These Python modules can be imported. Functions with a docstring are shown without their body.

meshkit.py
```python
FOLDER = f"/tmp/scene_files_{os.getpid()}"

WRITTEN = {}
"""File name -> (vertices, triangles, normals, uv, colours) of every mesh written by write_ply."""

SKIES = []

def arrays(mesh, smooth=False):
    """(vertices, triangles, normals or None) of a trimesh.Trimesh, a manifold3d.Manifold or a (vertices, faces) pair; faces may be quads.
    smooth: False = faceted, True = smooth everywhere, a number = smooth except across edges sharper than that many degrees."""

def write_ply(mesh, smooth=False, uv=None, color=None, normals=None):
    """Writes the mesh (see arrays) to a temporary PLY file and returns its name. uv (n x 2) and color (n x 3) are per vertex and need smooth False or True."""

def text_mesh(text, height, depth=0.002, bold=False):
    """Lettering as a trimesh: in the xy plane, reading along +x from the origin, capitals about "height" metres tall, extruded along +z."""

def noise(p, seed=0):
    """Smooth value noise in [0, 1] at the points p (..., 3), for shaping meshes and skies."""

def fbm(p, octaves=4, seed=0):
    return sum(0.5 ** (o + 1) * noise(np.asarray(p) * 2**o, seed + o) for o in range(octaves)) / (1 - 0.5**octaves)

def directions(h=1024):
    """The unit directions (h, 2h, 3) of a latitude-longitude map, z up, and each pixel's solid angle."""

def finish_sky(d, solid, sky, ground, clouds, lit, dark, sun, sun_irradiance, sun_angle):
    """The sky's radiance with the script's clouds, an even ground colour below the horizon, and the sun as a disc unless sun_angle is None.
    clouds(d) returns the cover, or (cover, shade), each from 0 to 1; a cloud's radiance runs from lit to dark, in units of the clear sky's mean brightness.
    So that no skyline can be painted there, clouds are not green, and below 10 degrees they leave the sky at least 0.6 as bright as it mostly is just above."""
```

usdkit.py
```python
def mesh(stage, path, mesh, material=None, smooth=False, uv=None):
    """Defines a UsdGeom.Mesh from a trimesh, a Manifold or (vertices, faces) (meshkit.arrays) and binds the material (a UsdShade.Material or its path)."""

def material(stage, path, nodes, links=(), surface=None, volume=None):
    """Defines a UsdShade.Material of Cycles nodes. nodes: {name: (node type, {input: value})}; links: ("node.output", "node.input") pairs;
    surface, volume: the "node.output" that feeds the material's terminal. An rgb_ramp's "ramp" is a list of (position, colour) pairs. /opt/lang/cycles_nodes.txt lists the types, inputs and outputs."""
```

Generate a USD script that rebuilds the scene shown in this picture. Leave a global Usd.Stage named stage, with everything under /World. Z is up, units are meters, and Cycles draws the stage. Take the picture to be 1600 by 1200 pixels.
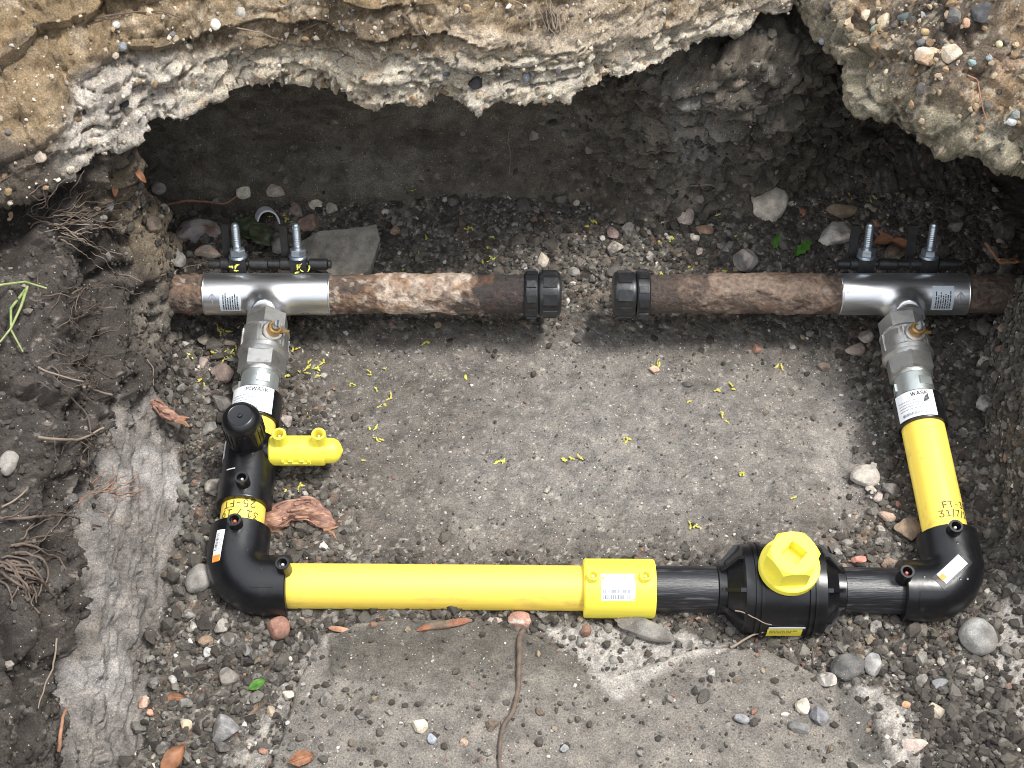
import math, random
import numpy as np, trimesh, usdkit, meshkit, shapely
from pxr import Usd, UsdGeom, UsdLux, UsdShade, Gf, Sdf, Vt
from scipy.spatial import cKDTree
from scipy.interpolate import PchipInterpolator
from scipy.ndimage import gaussian_filter, map_coordinates

stage = Usd.Stage.CreateInMemory()
UsdGeom.SetStageUpAxis(stage, UsdGeom.Tokens.z)
UsdGeom.SetStageMetersPerUnit(stage, 1.0)
UsdGeom.Xform.Define(stage, '/World')
UsdGeom.Scope.Define(stage, '/World/Looks')
random.seed(5)
RNG = np.random.default_rng(11)

# ------------------------------------------------------------------ camera
FPX, PITCH = 2200.0, math.radians(58)
CF = np.array([0, math.cos(PITCH), -math.sin(PITCH)])
CU = np.array([0, math.sin(PITCH), math.cos(PITCH)])
CC = np.array([0, -.809, 1.829])
cam = UsdGeom.Camera.Define(stage, '/World/camera')
cam.AddTransformOp().Set(Gf.Matrix4d(1, 0, 0, 0, *CU, 0, *(-CF), 0, *CC, 1))
cam.CreateHorizontalApertureAttr(36.0); cam.CreateVerticalApertureAttr(27.0)
cam.CreateFocalLengthAttr(FPX / 1600 * 36)
cam.CreateClippingRangeAttr(Gf.Vec2f(.01, 500))
cam.CreateExposureAttr(EXPOSURE := 1.9)

# ------------------------------------------------------------------ sky and veiled sun
SUN_DIR = np.array([.40, .06, .92]); SUN_DIR /= np.linalg.norm(SUN_DIR)
dome = UsdLux.DomeLight.Define(stage, '/World/sky')
dome.GetPrim().SetCustomDataByKey('kind', 'structure')
elev, rot = math.asin(SUN_DIR[2]), math.atan2(SUN_DIR[0], SUN_DIR[1])
skym = usdkit.material(stage, '/World/Looks/sky_overcast', {
    "tc": ("texture_coordinate", {}),
    "sky": ("sky_texture", {"sky_type": "single_scattering", "sun_disc": False, "sun_elevation": elev, "sun_rotation": rot}),
    "n": ("noise_texture", {"scale": 2.2, "detail": 5.0, "roughness": .6}),
    "r": ("rgb_ramp", {"ramp": [(0.30, (.70, .70, .70)), (.65, (.96, .96, .96))]}),
    "cl": ("rgb_ramp", {"ramp": [(0.25, (3.6, 3.75, 4.0)), (.7, (6.0, 6.1, 6.2))]}),
    "m": ("mix_color", {"use_clamp": False}),
    "xyz": ("separate_xyz", {}), "up": ("rgb_ramp", {"ramp": [(0.0, (.22, .22, .22)), (.15, (.26, .27, .27)), (.55, (.62, .63, .64)), (1.0, (1.25, 1.25, 1.25))]}),
    "grad": ("mix_color", {"blend_type": "multiply", "fac": 1.0, "use_clamp": False}),
    "nrm": ("vector_math", {"math_type": "normalize"}), "geo": ("geometry", {}),
    "bg": ("background_shader", {"strength": .095})},
    [("tc.generated", "n.vector"), ("n.fac", "r.fac"), ("n.fac", "cl.fac"), ("r.color", "m.fac"), ("sky.color", "m.a"), ("cl.color", "m.b"), ("tc.generated", "nrm.vector1"), ("nrm.vector", "xyz.vector"), ("xyz.z", "up.fac"), ("m.result", "grad.a"), ("up.color", "grad.b"), ("grad.result", "bg.color")],
    surface="bg.background")
UsdShade.MaterialBindingAPI.Apply(dome.GetPrim()).Bind(skym)
sun = UsdLux.DistantLight.Define(stage, '/World/sun')
sun.CreateIntensityAttr(.35); sun.CreateAngleAttr(15.0); sun.CreateColorAttr(Gf.Vec3f(1, .97, .92))
sun.CreateNormalizeAttr(True)
zq = Gf.Rotation(Gf.Vec3d(0, 0, 1), Gf.Vec3d(*map(float, SUN_DIR)))
sun.AddTransformOp().Set(Gf.Matrix4d(zq, Gf.Vec3d(0, 0, 0)))

# ------------------------------------------------------------------ helpers
def ray(px, py):
    return (px - 800) / FPX * np.array([1., 0, 0]) + (600 - py) / FPX * CU + CF
def U(px, py, z=0.):
    d = ray(px, py); return CC + d * (z - CC[2]) / d[2]
def Uy(px, py, y):
    d = ray(px, py); return CC + d * (y - CC[1]) / d[1]
def project(P):
    r = np.asarray(P) - CC
    zc = r @ CF
    return 800 + FPX * r[..., 0] / zc, 600 - FPX * (r @ CU) / zc
def ss(a, b, x):
    t = np.clip((x - a) / (b - a), 0, 1); return t * t * (3 - 2 * t)
def fbm(p, o=4, seed=0):
    return meshkit.fbm(np.asarray(p) + 31.7, o, seed) - .5

USED = {}
def path_for(name, parent=None):
    base = (str(parent.GetPath()) if parent else '/World') + '/' + name
    k = USED.get(base, 0); USED[base] = k + 1
    return base if k == 0 else f'{base}_{k:03d}'
def tag(prim, label=None, cat=None, group=None, kind=None):
    for k, v in (('label', label), ('category', cat), ('group', group), ('kind', kind)):
        if v: prim.SetCustomDataByKey(k, v)
    return prim
class Thing:
    def __init__(s, name, label, cat, loc=(0, 0, 0), group=None):
        x = UsdGeom.Xform.Define(stage, path_for(name)); s.loc = np.array(loc, float)
        x.AddTranslateOp().Set(Gf.Vec3d(*map(float, loc)))
        s.prim = tag(x.GetPrim(), label, cat, group)
    def part(s, name, mesh, mat, parent=None, smooth=35, label=None, kind=None, tint=None):
        m = mesh.copy(); m.apply_translation(-s.loc)
        return put(name, m, mat, parent or s.prim, smooth, label, kind=kind, tint=tint)
def put(name, mesh, mat, parent=None, smooth=35, label=None, cat=None, group=None, kind=None, tint=None):
    m = usdkit.mesh(stage, path_for(name, parent), mesh, mat, smooth=True if tint is not None and smooth else smooth)
    if tint is not None:
        UsdGeom.PrimvarsAPI(m).CreatePrimvar('tint', Sdf.ValueTypeNames.Color3fArray, 'vertex').Set(Vt.Vec3fArray.FromNumpy(np.asarray(tint, np.float32)))
    return tag(m.GetPrim(), label, cat, group, kind)
cat_mesh = trimesh.util.concatenate

def frame(axis):
    a = np.asarray(axis, float); a = a / np.linalg.norm(a)
    h = np.array([0, 0, 1.]) if abs(a[2]) < .9 else np.array([0, 1., 0])
    u = h - a * (h @ a); u /= np.linalg.norm(u)
    return a, u, np.cross(a, u)
def lathe(profile, p0, axis, seg=48, rot=0.):
    a, u, v = frame(axis); p0 = np.asarray(p0, float)
    V, F = [], []
    ang = np.arange(seg) / seg * 2 * math.pi + rot
    ring = np.cos(ang)[:, None] * u + np.sin(ang)[:, None] * v
    for t, r in profile: V.append(p0 + a * t + ring * max(r, 1e-5))
    for k in range(len(profile) - 1):
        for i in range(seg):
            j = (i + 1) % seg; A, B = k * seg, (k + 1) * seg
            F += [[A + i, A + j, B + j], [A + i, B + j, B + i]]
    V = np.vstack(V)
    if profile[0][1] > 1e-4:
        V = np.vstack([V, p0 + a * profile[0][0]]); c = len(V) - 1
        F += [[c, (i + 1) % seg, i] for i in range(seg)]
    if profile[-1][1] > 1e-4:
        V = np.vstack([V, p0 + a * profile[-1][0]]); c = len(V) - 1; b = (len(profile) - 1) * seg
        F += [[c, b + i, b + (i + 1) % seg] for i in range(seg)]
    return trimesh.Trimesh(V, F, process=False)
def rod(p0, p1, r, seg=32, ch=.001, rot=0.):
    L = np.linalg.norm(np.subtract(p1, p0)); ch = min(ch, L / 3, r / 2)
    return lathe([(0, r - ch), (ch, r), (L - ch, r), (L, r - ch)], p0, np.subtract(p1, p0), seg, rot)
def sweep(pts, radii, seg=10):
    pts = np.asarray(pts, float); n = len(pts); radii = np.broadcast_to(radii, n)
    T = np.gradient(pts, axis=0); T /= np.linalg.norm(T, axis=1)[:, None] + 1e-12
    _, u, _ = frame(T[0]); V, F = [], []
    ang = np.arange(seg) / seg * 2 * math.pi
    for k in range(n):
        u = u - T[k] * (u @ T[k]); u /= np.linalg.norm(u); v = np.cross(T[k], u)
        V.append(pts[k] + (np.cos(ang)[:, None] * u + np.sin(ang)[:, None] * v) * radii[k])
    for k in range(n - 1):
        for i in range(seg):
            j = (i + 1) % seg; A, B = k * seg, (k + 1) * seg
            F += [[A + i, A + j, B + j], [A + i, B + j, B + i]]
    V = np.vstack(V + [pts[:1], pts[-1:]]); c = len(V) - 2; b = (n - 1) * seg
    for i in range(seg):
        F += [[c, (i + 1) % seg, i], [c + 1, b + i, b + (i + 1) % seg]]
    return trimesh.Trimesh(V, F, process=False)
def box(size, center, R=None):
    m = trimesh.creation.box(size)
    if R is not None: m.vertices = m.vertices @ np.asarray(R)   # rows of R = local axes in world
    m.apply_translation(center); return m

# cellular shapes on a set of points
def clods(P, cell, seed, sub=None):
    """rounded crumbs: 0..1 height around random feature points picked from the surface itself"""
    r = np.random.default_rng(seed); ext = np.ptp(P, 0)
    idx = sub if sub is not None else np.arange(len(P))
    n = max(8, int(min(len(idx) * .6, 1.6 * ext[0] * ext[1] / cell ** 2)))
    c = P[r.choice(idx, n, replace=False)]
    d, i = cKDTree(c).query(P, k=2)
    rad = cell * (.45 + .75 * r.random(n))
    h = np.sqrt(np.clip(1 - (d / rad[i]) ** 2, 0, 1)) * rad[i] / cell
    return h.max(1), i[:, 0], r.random(n)
def facets(P, cell, seed, tilt=.6, aniso=(1, 1, 1), warp=.35):
    """fracture facets: every cell is a randomly tilted plane"""
    r = np.random.default_rng(seed); Q = P * np.asarray(aniso); ext = np.ptp(Q, 0)
    n = max(8, int(1.5 * (ext[0] * ext[1] + ext[0] * ext[2]) / cell ** 2)); n = min(n, len(P) // 3)
    c = Q[r.choice(len(P), n, replace=False)]
    w = Q + (np.stack([fbm(Q / cell * 1.7, 2, seed + k) for k in range(3)], 1)) * cell * warp
    d, i = cKDTree(c).query(w)
    g = r.normal(size=(n, 3)) * tilt; off = r.normal(size=n) * .35
    return off[i] + ((Q - c[i]) / cell * g[i]).sum(1), i, r.random(n)
def grid_faces(nr, nc):
    a = np.arange(nr * nc).reshape(nr, nc)
    q = np.stack([a[:-1, :-1], a[:-1, 1:], a[1:, 1:], a[1:, :-1]], -1).reshape(-1, 4)
    return np.vstack([q[:, [0, 1, 2]], q[:, [0, 2, 3]]])
def vnormals(V, F):
    return meshkit.arrays((V, F), True)[2]
# masks drawn over the ground as seen in plan from the viewpoint, only used to choose what soil lies where
_gx, _gy = np.meshgrid(np.arange(-100, 1704, 4.), np.arange(-100, 1304, 4.))
def mask(poly, blur=6.):
    m = shapely.contains_xy(shapely.Polygon(poly), _gx, _gy).astype(float)
    return gaussian_filter(m, blur / 4)
def sample(m, px, py):
    return map_coordinates(m, [(py + 100) / 4, (px + 100) / 4], order=1, mode='nearest')

# ------------------------------------------------------------------ materials
def earth_material(name, bump=.6, grain=1.0, specks=.5, rough=.95, scale=1.0):
    """tinted earth: mottling, fine grains, pale and dark grit"""
    return usdkit.material(stage, '/World/Looks/' + name, {
        "col": ("attribute", {"attribute": "tint"}), "g": ("geometry", {}),
        "n1": ("noise_texture", {"scale": 38. * scale, "detail": 6.0, "roughness": .65}),
        "r1": ("rgb_ramp", {"ramp": [(.25, (.50, .49, .48)), (.5, (1, 1, 1)), (.78, (1.55, 1.5, 1.42))]}),
        "n2": ("noise_texture", {"scale": 420. * scale, "detail": 4.0, "roughness": .7}),
        "r2": ("rgb_ramp", {"ramp": [(.3, (.45, .45, .45)), (.5, (1, 1, 1)), (.72, (1.6, 1.6, 1.6))]}),
        "v": ("voronoi_texture", {"scale": 260. * scale, "randomness": 1.0}),
        "vr": ("rgb_ramp", {"ramp": [(0, (1, 1, 1)), (.16, (1, 1, 1)), (.24, (0, 0, 0))]}),
        "wn": ("separate_color", {}), "sel": ("math", {"math_type": "greater_than", "value2": 1 - .10 * specks}),
        "sf": ("math", {"math_type": "multiply"}),
        "m1": ("mix_color", {"blend_type": "multiply", "fac": 1.0, "use_clamp": False}),
        "m2": ("mix_color", {"blend_type": "multiply", "fac": grain, "use_clamp": False}),
        "m3": ("mix_color", {"b": (.50, .47, .42)}),
        "ad": ("math", {"math_type": "multiply_add", "value2": .5}),
        "b": ("bump", {"strength": bump, "distance": .004}),
        "p": ("principled_bsdf", {"roughness": rough, "specular_ior_level": .25})},
        [("g.position", "n1.vector"), ("g.position", "n2.vector"), ("g.position", "v.vector"), ("n1.fac", "r1.fac"), ("n2.fac", "r2.fac"),
         ("v.distance", "vr.fac"), ("v.color", "wn.color"), ("wn.r", "sel.value1"), ("vr.color", "sf.value1"), ("sel.value", "sf.value2"),
         ("col.color", "m1.a"), ("r1.color", "m1.b"), ("m1.result", "m2.a"), ("r2.color", "m2.b"), ("m2.result", "m3.a"), ("sf.value", "m3.fac"),
         ("n1.fac", "ad.value1"), ("n2.fac", "ad.value3"), ("ad.value", "b.height"), ("b.normal", "p.normal"), ("m3.result", "p.base_color")],
        surface="p.BSDF")
M = {}
M['earth'] = earth_material('earth', specks=.7)
M['concrete'] = earth_material('rough_concrete', bump=.8, specks=.4, scale=.9)
M['stone'] = earth_material('stone', bump=.5, grain=.55, specks=.15, rough=.85, scale=1.3)

# ------------------------------------------------------------------ ground: pit floor with both banks
FOOT_L = PchipInterpolator([-.8, -.3, -.06, .26, .42, .50, .615, .66, 1.2], [-.515, -.515, -.520, -.528, -.54, -.548, -.548, -.72, -.72])
FOOT_R = PchipInterpolator([-.8, -.3, -.05, .09, .33, .45, .55, .7, 1.2], [.83, .83, .81, .735, .75, .78, .86, .95, .95])
RISE_L = PchipInterpolator([0, .03, .055, .062, .075, .10, .15, .22, .32, .50], [0, .055, .11, .135, .19, .262, .305, .36, .46, .50])
RISE_W = PchipInterpolator([0, .02, .05, .10, .16, .25, .5], [0, .14, .26, .36, .42, .49, .50])
LUMP_A = [(505, 1002), (545, 985), (640, 972), (780, 982), (850, 1008), (905, 1060), (960, 1075), (1040, 1040), (1120, 1020), (1200, 1030), (1290, 1075), (1345, 1120), (1385, 1210), (1390, 1400), (350, 1400), (425, 1210), (470, 1080)]
mLump = mask(LUMP_A, 4)
def floor_z(x, y):
    z = -.043 - .060 * ss(.10, .48, y) - .012 * ss(.5, .8, y)
    z -= .018 * ss(.40, .52, x) * ss(-.02, .1, y) * (1 - ss(.62, .74, x))
    z += .035 * ss(-.06, -.30, y) + .010 * np.exp(-((y + .01) / .05) ** 2)
    return z
def ground_z(x, y):
    zf = floor_z(x, y); z = zf.copy()
    dl = FOOT_L(y) - x; wl = ss(.44, .5, y)
    up = (1 - wl) * RISE_L(np.clip(dl, 0, .5)) + wl * RISE_W(np.clip(dl, 0, .5))
    z += np.where(dl > 0, up * (.5 - zf) / .5, 0)
    dr = x - FOOT_R(y)
    z += np.where(dr > 0, RISE_W(np.clip(dr, 0, .5)) * (.5 - zf) / .5, 0)
    back = np.maximum(ss(1.03, 1.12, y), ss(.82, .94, y) * ss(-.68, -.76, x)); z = z * (1 - back) + .5 * back
    front = ss(-.38, -.70, y); z = z * (1 - front) + .5 * front
    return z
rows = np.concatenate([np.linspace(-.80, -.34, 40, endpoint=False), np.linspace(-.34, .80, 470, endpoint=False), np.linspace(.80, 1.15, 40)])
NC = 720
xs_f = np.linspace(-1.0, 1.15, 2600)
XX, YY = np.meshgrid(xs_f, rows)
ZZ = ground_z(XX, YY)
dens = np.where((xs_f > -.80) & (xs_f < .86), 1.0, .15)
GX = np.zeros((len(rows), NC)); GZ = np.zeros_like(GX)
zs = gaussian_filter(ZZ, (3, 0))
for k in range(len(rows)):
    ds = np.hypot(np.diff(xs_f), np.diff(zs[k])) * (dens[1:] + dens[:-1]) / 2
    s = np.concatenate([[0], np.cumsum(ds)]); t = np.linspace(0, s[-1], NC)
    GX[k] = np.interp(t, s, xs_f); GZ[k] = np.interp(t, s, ZZ[k])
GY = np.repeat(rows[:, None], NC, 1)
GX = gaussian_filter(GX, (14, 0)); GZ = ground_z(GX.ravel(), np.repeat(rows, NC)).reshape(GX.shape); GZ = gaussian_filter(GZ, (2, 0))
GX = GX + (GX < -.3) * ss(.30, .16, GY) * .030 * ss(.085, .17, GZ) * (1 - ss(.2, .4, GZ))
# the soil pillar beside the cavity leans over
w = np.exp(-((GY - .56) / .07) ** 2) * (GX < -.3) * ss(-.88, -.74, GX)
GX = GX + w * .055 * ss(0, .33, GZ)
V = np.stack([GX, GY, GZ], -1).reshape(-1, 3); F = grid_faces(len(rows), NC)
N = vnormals(V, F)
if N[len(N) // 2, 2] < 0: F = F[:, ::-1]; N = -N
px, py = project(V)
wx, wy = 26 * fbm(V * 30, 4, 50), 26 * fbm(V * 30, 4, 51)
ppx, ppy = px + wx, py + wy
def mk(poly, blur=6): return sample(mask(poly, blur), ppx, ppy)
lump = sample(mLump, px + .9 * wx, py + .9 * wy); domeA = sample(mask([(500, 1005), (640, 975), (790, 985), (905, 1060), (940, 1110), (900, 1300), (450, 1300)], 60), px, py); domeB = sample(mask([(1000, 1080), (1120, 1030), (1200, 1035), (1345, 1120), (1380, 1300), (1000, 1300)], 60), px, py)
bank = np.clip((FOOT_L(V[:, 1]) - V[:, 0]) / .02, 0, 1)
bankr = np.clip((V[:, 0] - FOOT_R(V[:, 1])) / .03, 0, 1)
clay = mk([(185, 640), (240, 600), (275, 640), (290, 740), (285, 800), (262, 880), (270, 940), (232, 1000), (225, 1090), (212, 1210), (95, 1210), (108, 1100), (124, 950), (130, 860), (155, 760), (178, 690)], 26)
clay = ss(.22, .78, clay + .75 * fbm(V * np.array([50, 22, 50]), 5, 12))
clay2 = mk([(225, 440), (262, 480), (240, 560), (205, 560), (190, 500)], 10) * .45
upper = bank * ss(.085, .12, FOOT_L(V[:, 1]) - V[:, 0])
compact = mk([(455, 560), (560, 530), (760, 520), (1000, 520), (1300, 560), (1345, 640), (1340, 740), (1320, 830), (1180, 850), (1000, 872), (700, 872), (560, 850), (540, 760), (520, 640)], 30)
coarse = np.clip(1 - compact - clay - lump, 0, 1)
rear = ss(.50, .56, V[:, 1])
def mk2(poly, blur): return sample(mask(poly, blur), px + .35 * wx, py + .35 * wy)
mortar = mk2([(520, 1005), (640, 975), (790, 985), (850, 1012), (905, 1070), (930, 1110), (790, 1130), (640, 1110), (520, 1080)], 5)
mortar2 = mk2([(1300, 1085), (1345, 1110), (1385, 1210), (1330, 1210), (1300, 1140)], 4)
pale1 = mk2([(840, 985), (1020, 980), (1100, 1005), (1150, 1030), (1060, 1050), (1000, 1090), (960, 1120), (925, 1075), (870, 1012)], 4)
pale2 = mk2([(1300, 1070), (1370, 1090), (1420, 1130), (1445, 1210), (1392, 1210), (1352, 1120)], 5)
pale3 = mk([(500, 1000), (520, 1010), (470, 1080), (440, 1150), (425, 1210), (350, 1210), (420, 1130), (450, 1080)], 6) * .7
pale4 = mk([(1535, 985), (1570, 930), (1640, 900), (1640, 1210), (1590, 1210), (1585, 1090), (1545, 1050)], 8)
pale5 = mk([(1300, 660), (1335, 600), (1350, 760), (1330, 840), (1250, 700)], 18) * .5
darkr = mk([(1440, 1080), (1540, 1060), (1590, 1140), (1590, 1215), (1480, 1215), (1420, 1140)], 10)
roots_soil = bank * (1 - clay)
# base relief
disp = .010 * fbm(V * 9, 4, 1) + .004 * fbm(V * 45, 4, 2)
dfoot = FOOT_L(V[:, 1]) - V[:, 0]
disp -= .026 * np.exp(-((dfoot - .058 + .02 * fbm(V * 14, 3, 11)) / .007) ** 2) * ss(.28, .16, V[:, 1])
disp -= roots_soil * .034 * ss(.07, .0, np.abs(fbm(V * np.array([9, 6, 9]), 4, 26)))
disp += roots_soil * (.085 * fbm(V * 8, 4, 3) + .034 * fbm(V * 28, 4, 4))
disp += bankr * (.05 * fbm(V * 9, 4, 13))
Pd = V + N * disp[:, None]
near = np.where((px > -150) & (px < 1750) & (py > -100) & (py < 1350))[0]
c1, i1, r1 = clods(Pd, .034, 21, near); c2, i2, r2 = clods(Pd, .016, 22, near); c3, i3, r3 = clods(Pd, .0075, 23, near)
rough_amt = np.clip(.12 + .9 * coarse * (1 - clay), 0, 1)
disp += rough_amt * (1 - .45 * roots_soil) * (c2 * .0065 + c3 * .0032) + roots_soil * .012 * fbm(V * 60, 4, 27) + np.clip(coarse - .3, 0, 1) * c1 * .012 * (1 - .3 * roots_soil)
disp += .0011 * c3 + .0022 * fbm(V * 170, 3, 6) * (1 - .5 * clay) + compact * (.008 * fbm(V * 13, 3, 19) + .004 * fbm(V * 40, 3, 20))
fc, fi, fr = facets(Pd, .045, 24, .5)
disp += roots_soil * fc * .008 + bankr * fc * .008
# smeared clay: streaks run down the slope and along the bank
st = fbm(V * np.array([120, 9, 60]), 4, 7); st2 = fbm(V * np.array([34, 5, 20]), 3, 8)
tear = np.abs(fbm(V * np.array([70, 14, 40]), 4, 9))
gap = ss(.06, .0, tear) * ss(.02, .16, fbm(V * 16, 3, 14))
fg, ig, rg_ = facets(V * np.array([1, .22, .8]), .016, 17, .6); fh, ih, rh = facets(V * np.array([1, .45, .8]), .035, 18, .6)
disp += clay * (.0045 * fg + .008 * fh + .009 * st + .030 * st2 + .016 * fbm(V * 26, 4, 15) - .016 * gap)
# slumped mortar lumps stand proud of the rubble
disp += lump * .022 + .030 * domeA + .026 * domeB - .010 * ss(.25, .5, lump) * (1 - ss(.5, .8, lump))
disp += (pale1 + pale2) * .004 - .006 * mortar2 + .006 * ss(.2, .6, mortar)
V2 = V + N * disp[:, None]
# colour of the materials themselves
def C(*c): return np.array(c)
col = np.tile(C(.078, .069, .059), (len(V), 1))
def lay(m, c, k=1.0):
    global col
    m = np.clip(m * k, 0, 1)[:, None]; col = col * (1 - m) + np.asarray(c) * m
t1 = fbm(V * 14, 4, 30)
lay(compact, C(.118, .106, .094)); lay(ss(-.05, .25, t1) * compact, C(.155, .142, .129), .75); lay(ss(.02, .25, fbm(V * 7, 4, 33)) * compact, C(.125, .112, .10), .6); lay(mk([(850, 500), (950, 500), (1000, 580), (1310, 580), (1345, 720), (1200, 800), (760, 860), (680, 780), (800, 620)], 50) * compact, C(.205, .191, .175), .65); lay(mk([(440, 740), (560, 760), (620, 850), (460, 870)], 40), C(.085, .072, .060), .6)
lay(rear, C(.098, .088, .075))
lay(coarse * (r2[i2] > .72) * (c2 > .35), C(.19, .175, .155), .7)
lay(coarse * (r2[i2] < .12) * (c2 > .35), C(.17, .115, .085), .6)
lay((r3[i3] > .955) * (c3 > .3) * (1 - clay) * (1 - .35 * compact), C(.34, .32, .28), .75)
lay((r3[i3] < .35) * (1 - clay) * (1 - .8 * compact) * (1 - .6 * lump), C(.055, .048, .042), .55)
lay(roots_soil, C(.050, .043, .038)); lay(roots_soil * ss(.05, .3, fbm(V * 20, 4, 31)), C(.105, .094, .084), .75)
lay(roots_soil * (c3 > .4) * (r3[i3] > .96), C(.24, .215, .19), .5)
lay(bankr, C(.075, .066, .050))
brown = mk([(215, 205), (280, 195), (280, 440), (215, 430), (185, 330), (130, 320), (170, 240)], 14); lay(brown, C(.145, .115, .080), .85)
lay(clay, C(.175, .160, .147)); lay(clay * ss(.0, .2, fbm(V * np.array([18, 7, 18]), 4, 28)), C(.115, .10, .086), .75); lay(clay * ss(.0, .25, st2), C(.20, .185, .17), .8); lay(clay * (rg_[ig] < .25), C(.15, .138, .128), .75); lay(clay * (rh[ih] < .2), C(.17, .157, .147), .6); lay(clay * (c3 > .35) * (r3[i3] > .8), C(.10, .09, .08), .7); lay(clay * ss(.10, .3, -st), C(.20, .185, .17), .5); lay(clay * ss(.02, .25, fbm(V * 11, 3, 16)), C(.31, .295, .285), .75); lay(clay2, C(.26, .23, .19))
lay(lump, C(.165, .150, .133)); lay(lump * ss(.0, .25, fbm(V * 12, 4, 32)), C(.19, .175, .155), .7); mortar = mortar * (1 - ss(1035, 1150, py + 1.6 * wy)); lay(mortar, C(.088, .080, .068), .92); lay(mortar2, C(.10, .094, .085))
for p_ in (pale1, pale2, pale3, pale4): lay(p_ * (1 - .35 * (c3 > .2) * (r3[i3] < .5)), C(.37, .345, .315), .85)
lay(pale5, C(.30, .28, .255)); lay(darkr, C(.048, .042, .038), .9)
tan = ss(.30, .37, V[:, 2]) * ss(.2, .35, V[:, 1]) * bank; lay(tan, C(.17, .125, .08), .9)
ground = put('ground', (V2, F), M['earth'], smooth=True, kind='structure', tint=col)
GTREE = cKDTree(V2[near][:, :2]); GV, GN, GPX, GPY = V2[near], N[near], px[near], py[near]
gate = dict(compact=compact[near], coarse=coarse[near], clay=clay[near], lump=lump[near], bank=bank[near], bankr=bankr[near], rear=rear[near], tan=tan[near], darkr=darkr[near], mortar=mortar[near], pale=np.clip(pale1 + pale2 + pale3, 0, 1)[near], pale4=pale4[near], upper=upper[near])

# ------------------------------------------------------------------ rear soil wall under the slab
nx, nz = 560, 190
x = np.linspace(-.85, 1.05, nx); z = np.linspace(-.20, .46, nz)
X, Z = np.meshgrid(x, z)
yr = PchipInterpolator([-.85, -.6, -.3, 0, .12, .2, .30, .42, .5, .6, .75, 1.05], [.76, .79, .82, .83, .82, .80, .79, .80, .86, .95, 1.02, 1.02])(X)
prot = np.exp(-((X - .38) / .15) ** 2) * ss(.0, .2, Z) * .055 + np.exp(-((X - .24) / .05) ** 2) * .02
prot = prot * (1 - ss(.22, .30, Z))
Yw = yr + .20 * ss(.26, .33, Z) - prot - .05 * np.exp(-(Z + .10) / .06) + .03 * ss(.1, .35, Z) * (X < .1)
W = np.stack([X, Yw, Z], -1).reshape(-1, 3); WF = grid_faces(nz, nx); WN = vnormals(W, WF)
if WN[len(WN) // 2, 1] > 0: WF = WF[:, ::-1]; WN = -WN
fa, ia, ra = facets(W, .07, 40, .5, (1, 1, 1.8)); fb, ib, rb = facets(W, .026, 41, .5, (1, 1, 1.7))
k1, j1, q1 = clods(W[:, [0, 2, 1]], .022, 42); k2, j2, q2 = clods(W[:, [0, 2, 1]], .010, 43)
rr = ss(.02, .2, W[:, 0])
dw = .006 * ss(.05, .0, np.abs(fbm(W * np.array([10, 10, 26]), 4, 36))) * -1 + .045 * fbm(W * np.array([7, 7, 10]), 4, 44) + .012 * fbm(W * 30, 4, 45) + (.35 + .65 * rr) * (fa * (.012 + .010 * rr) + fb * (.0045 + .003 * rr)) + (.2 + .8 * rr) * (k1 * (.008 + .006 * rr) + k2 * .003) + .002 * fbm(W * 150, 3, 46)
W2 = W + WN * dw[:, None]
wc = np.tile(C(.104, .091, .074), (len(W), 1))
def layw(m, c):
    global wc
    m = np.clip(m, 0, 1)[:, None]; wc = wc * (1 - m) + np.asarray(c) * m
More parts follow.
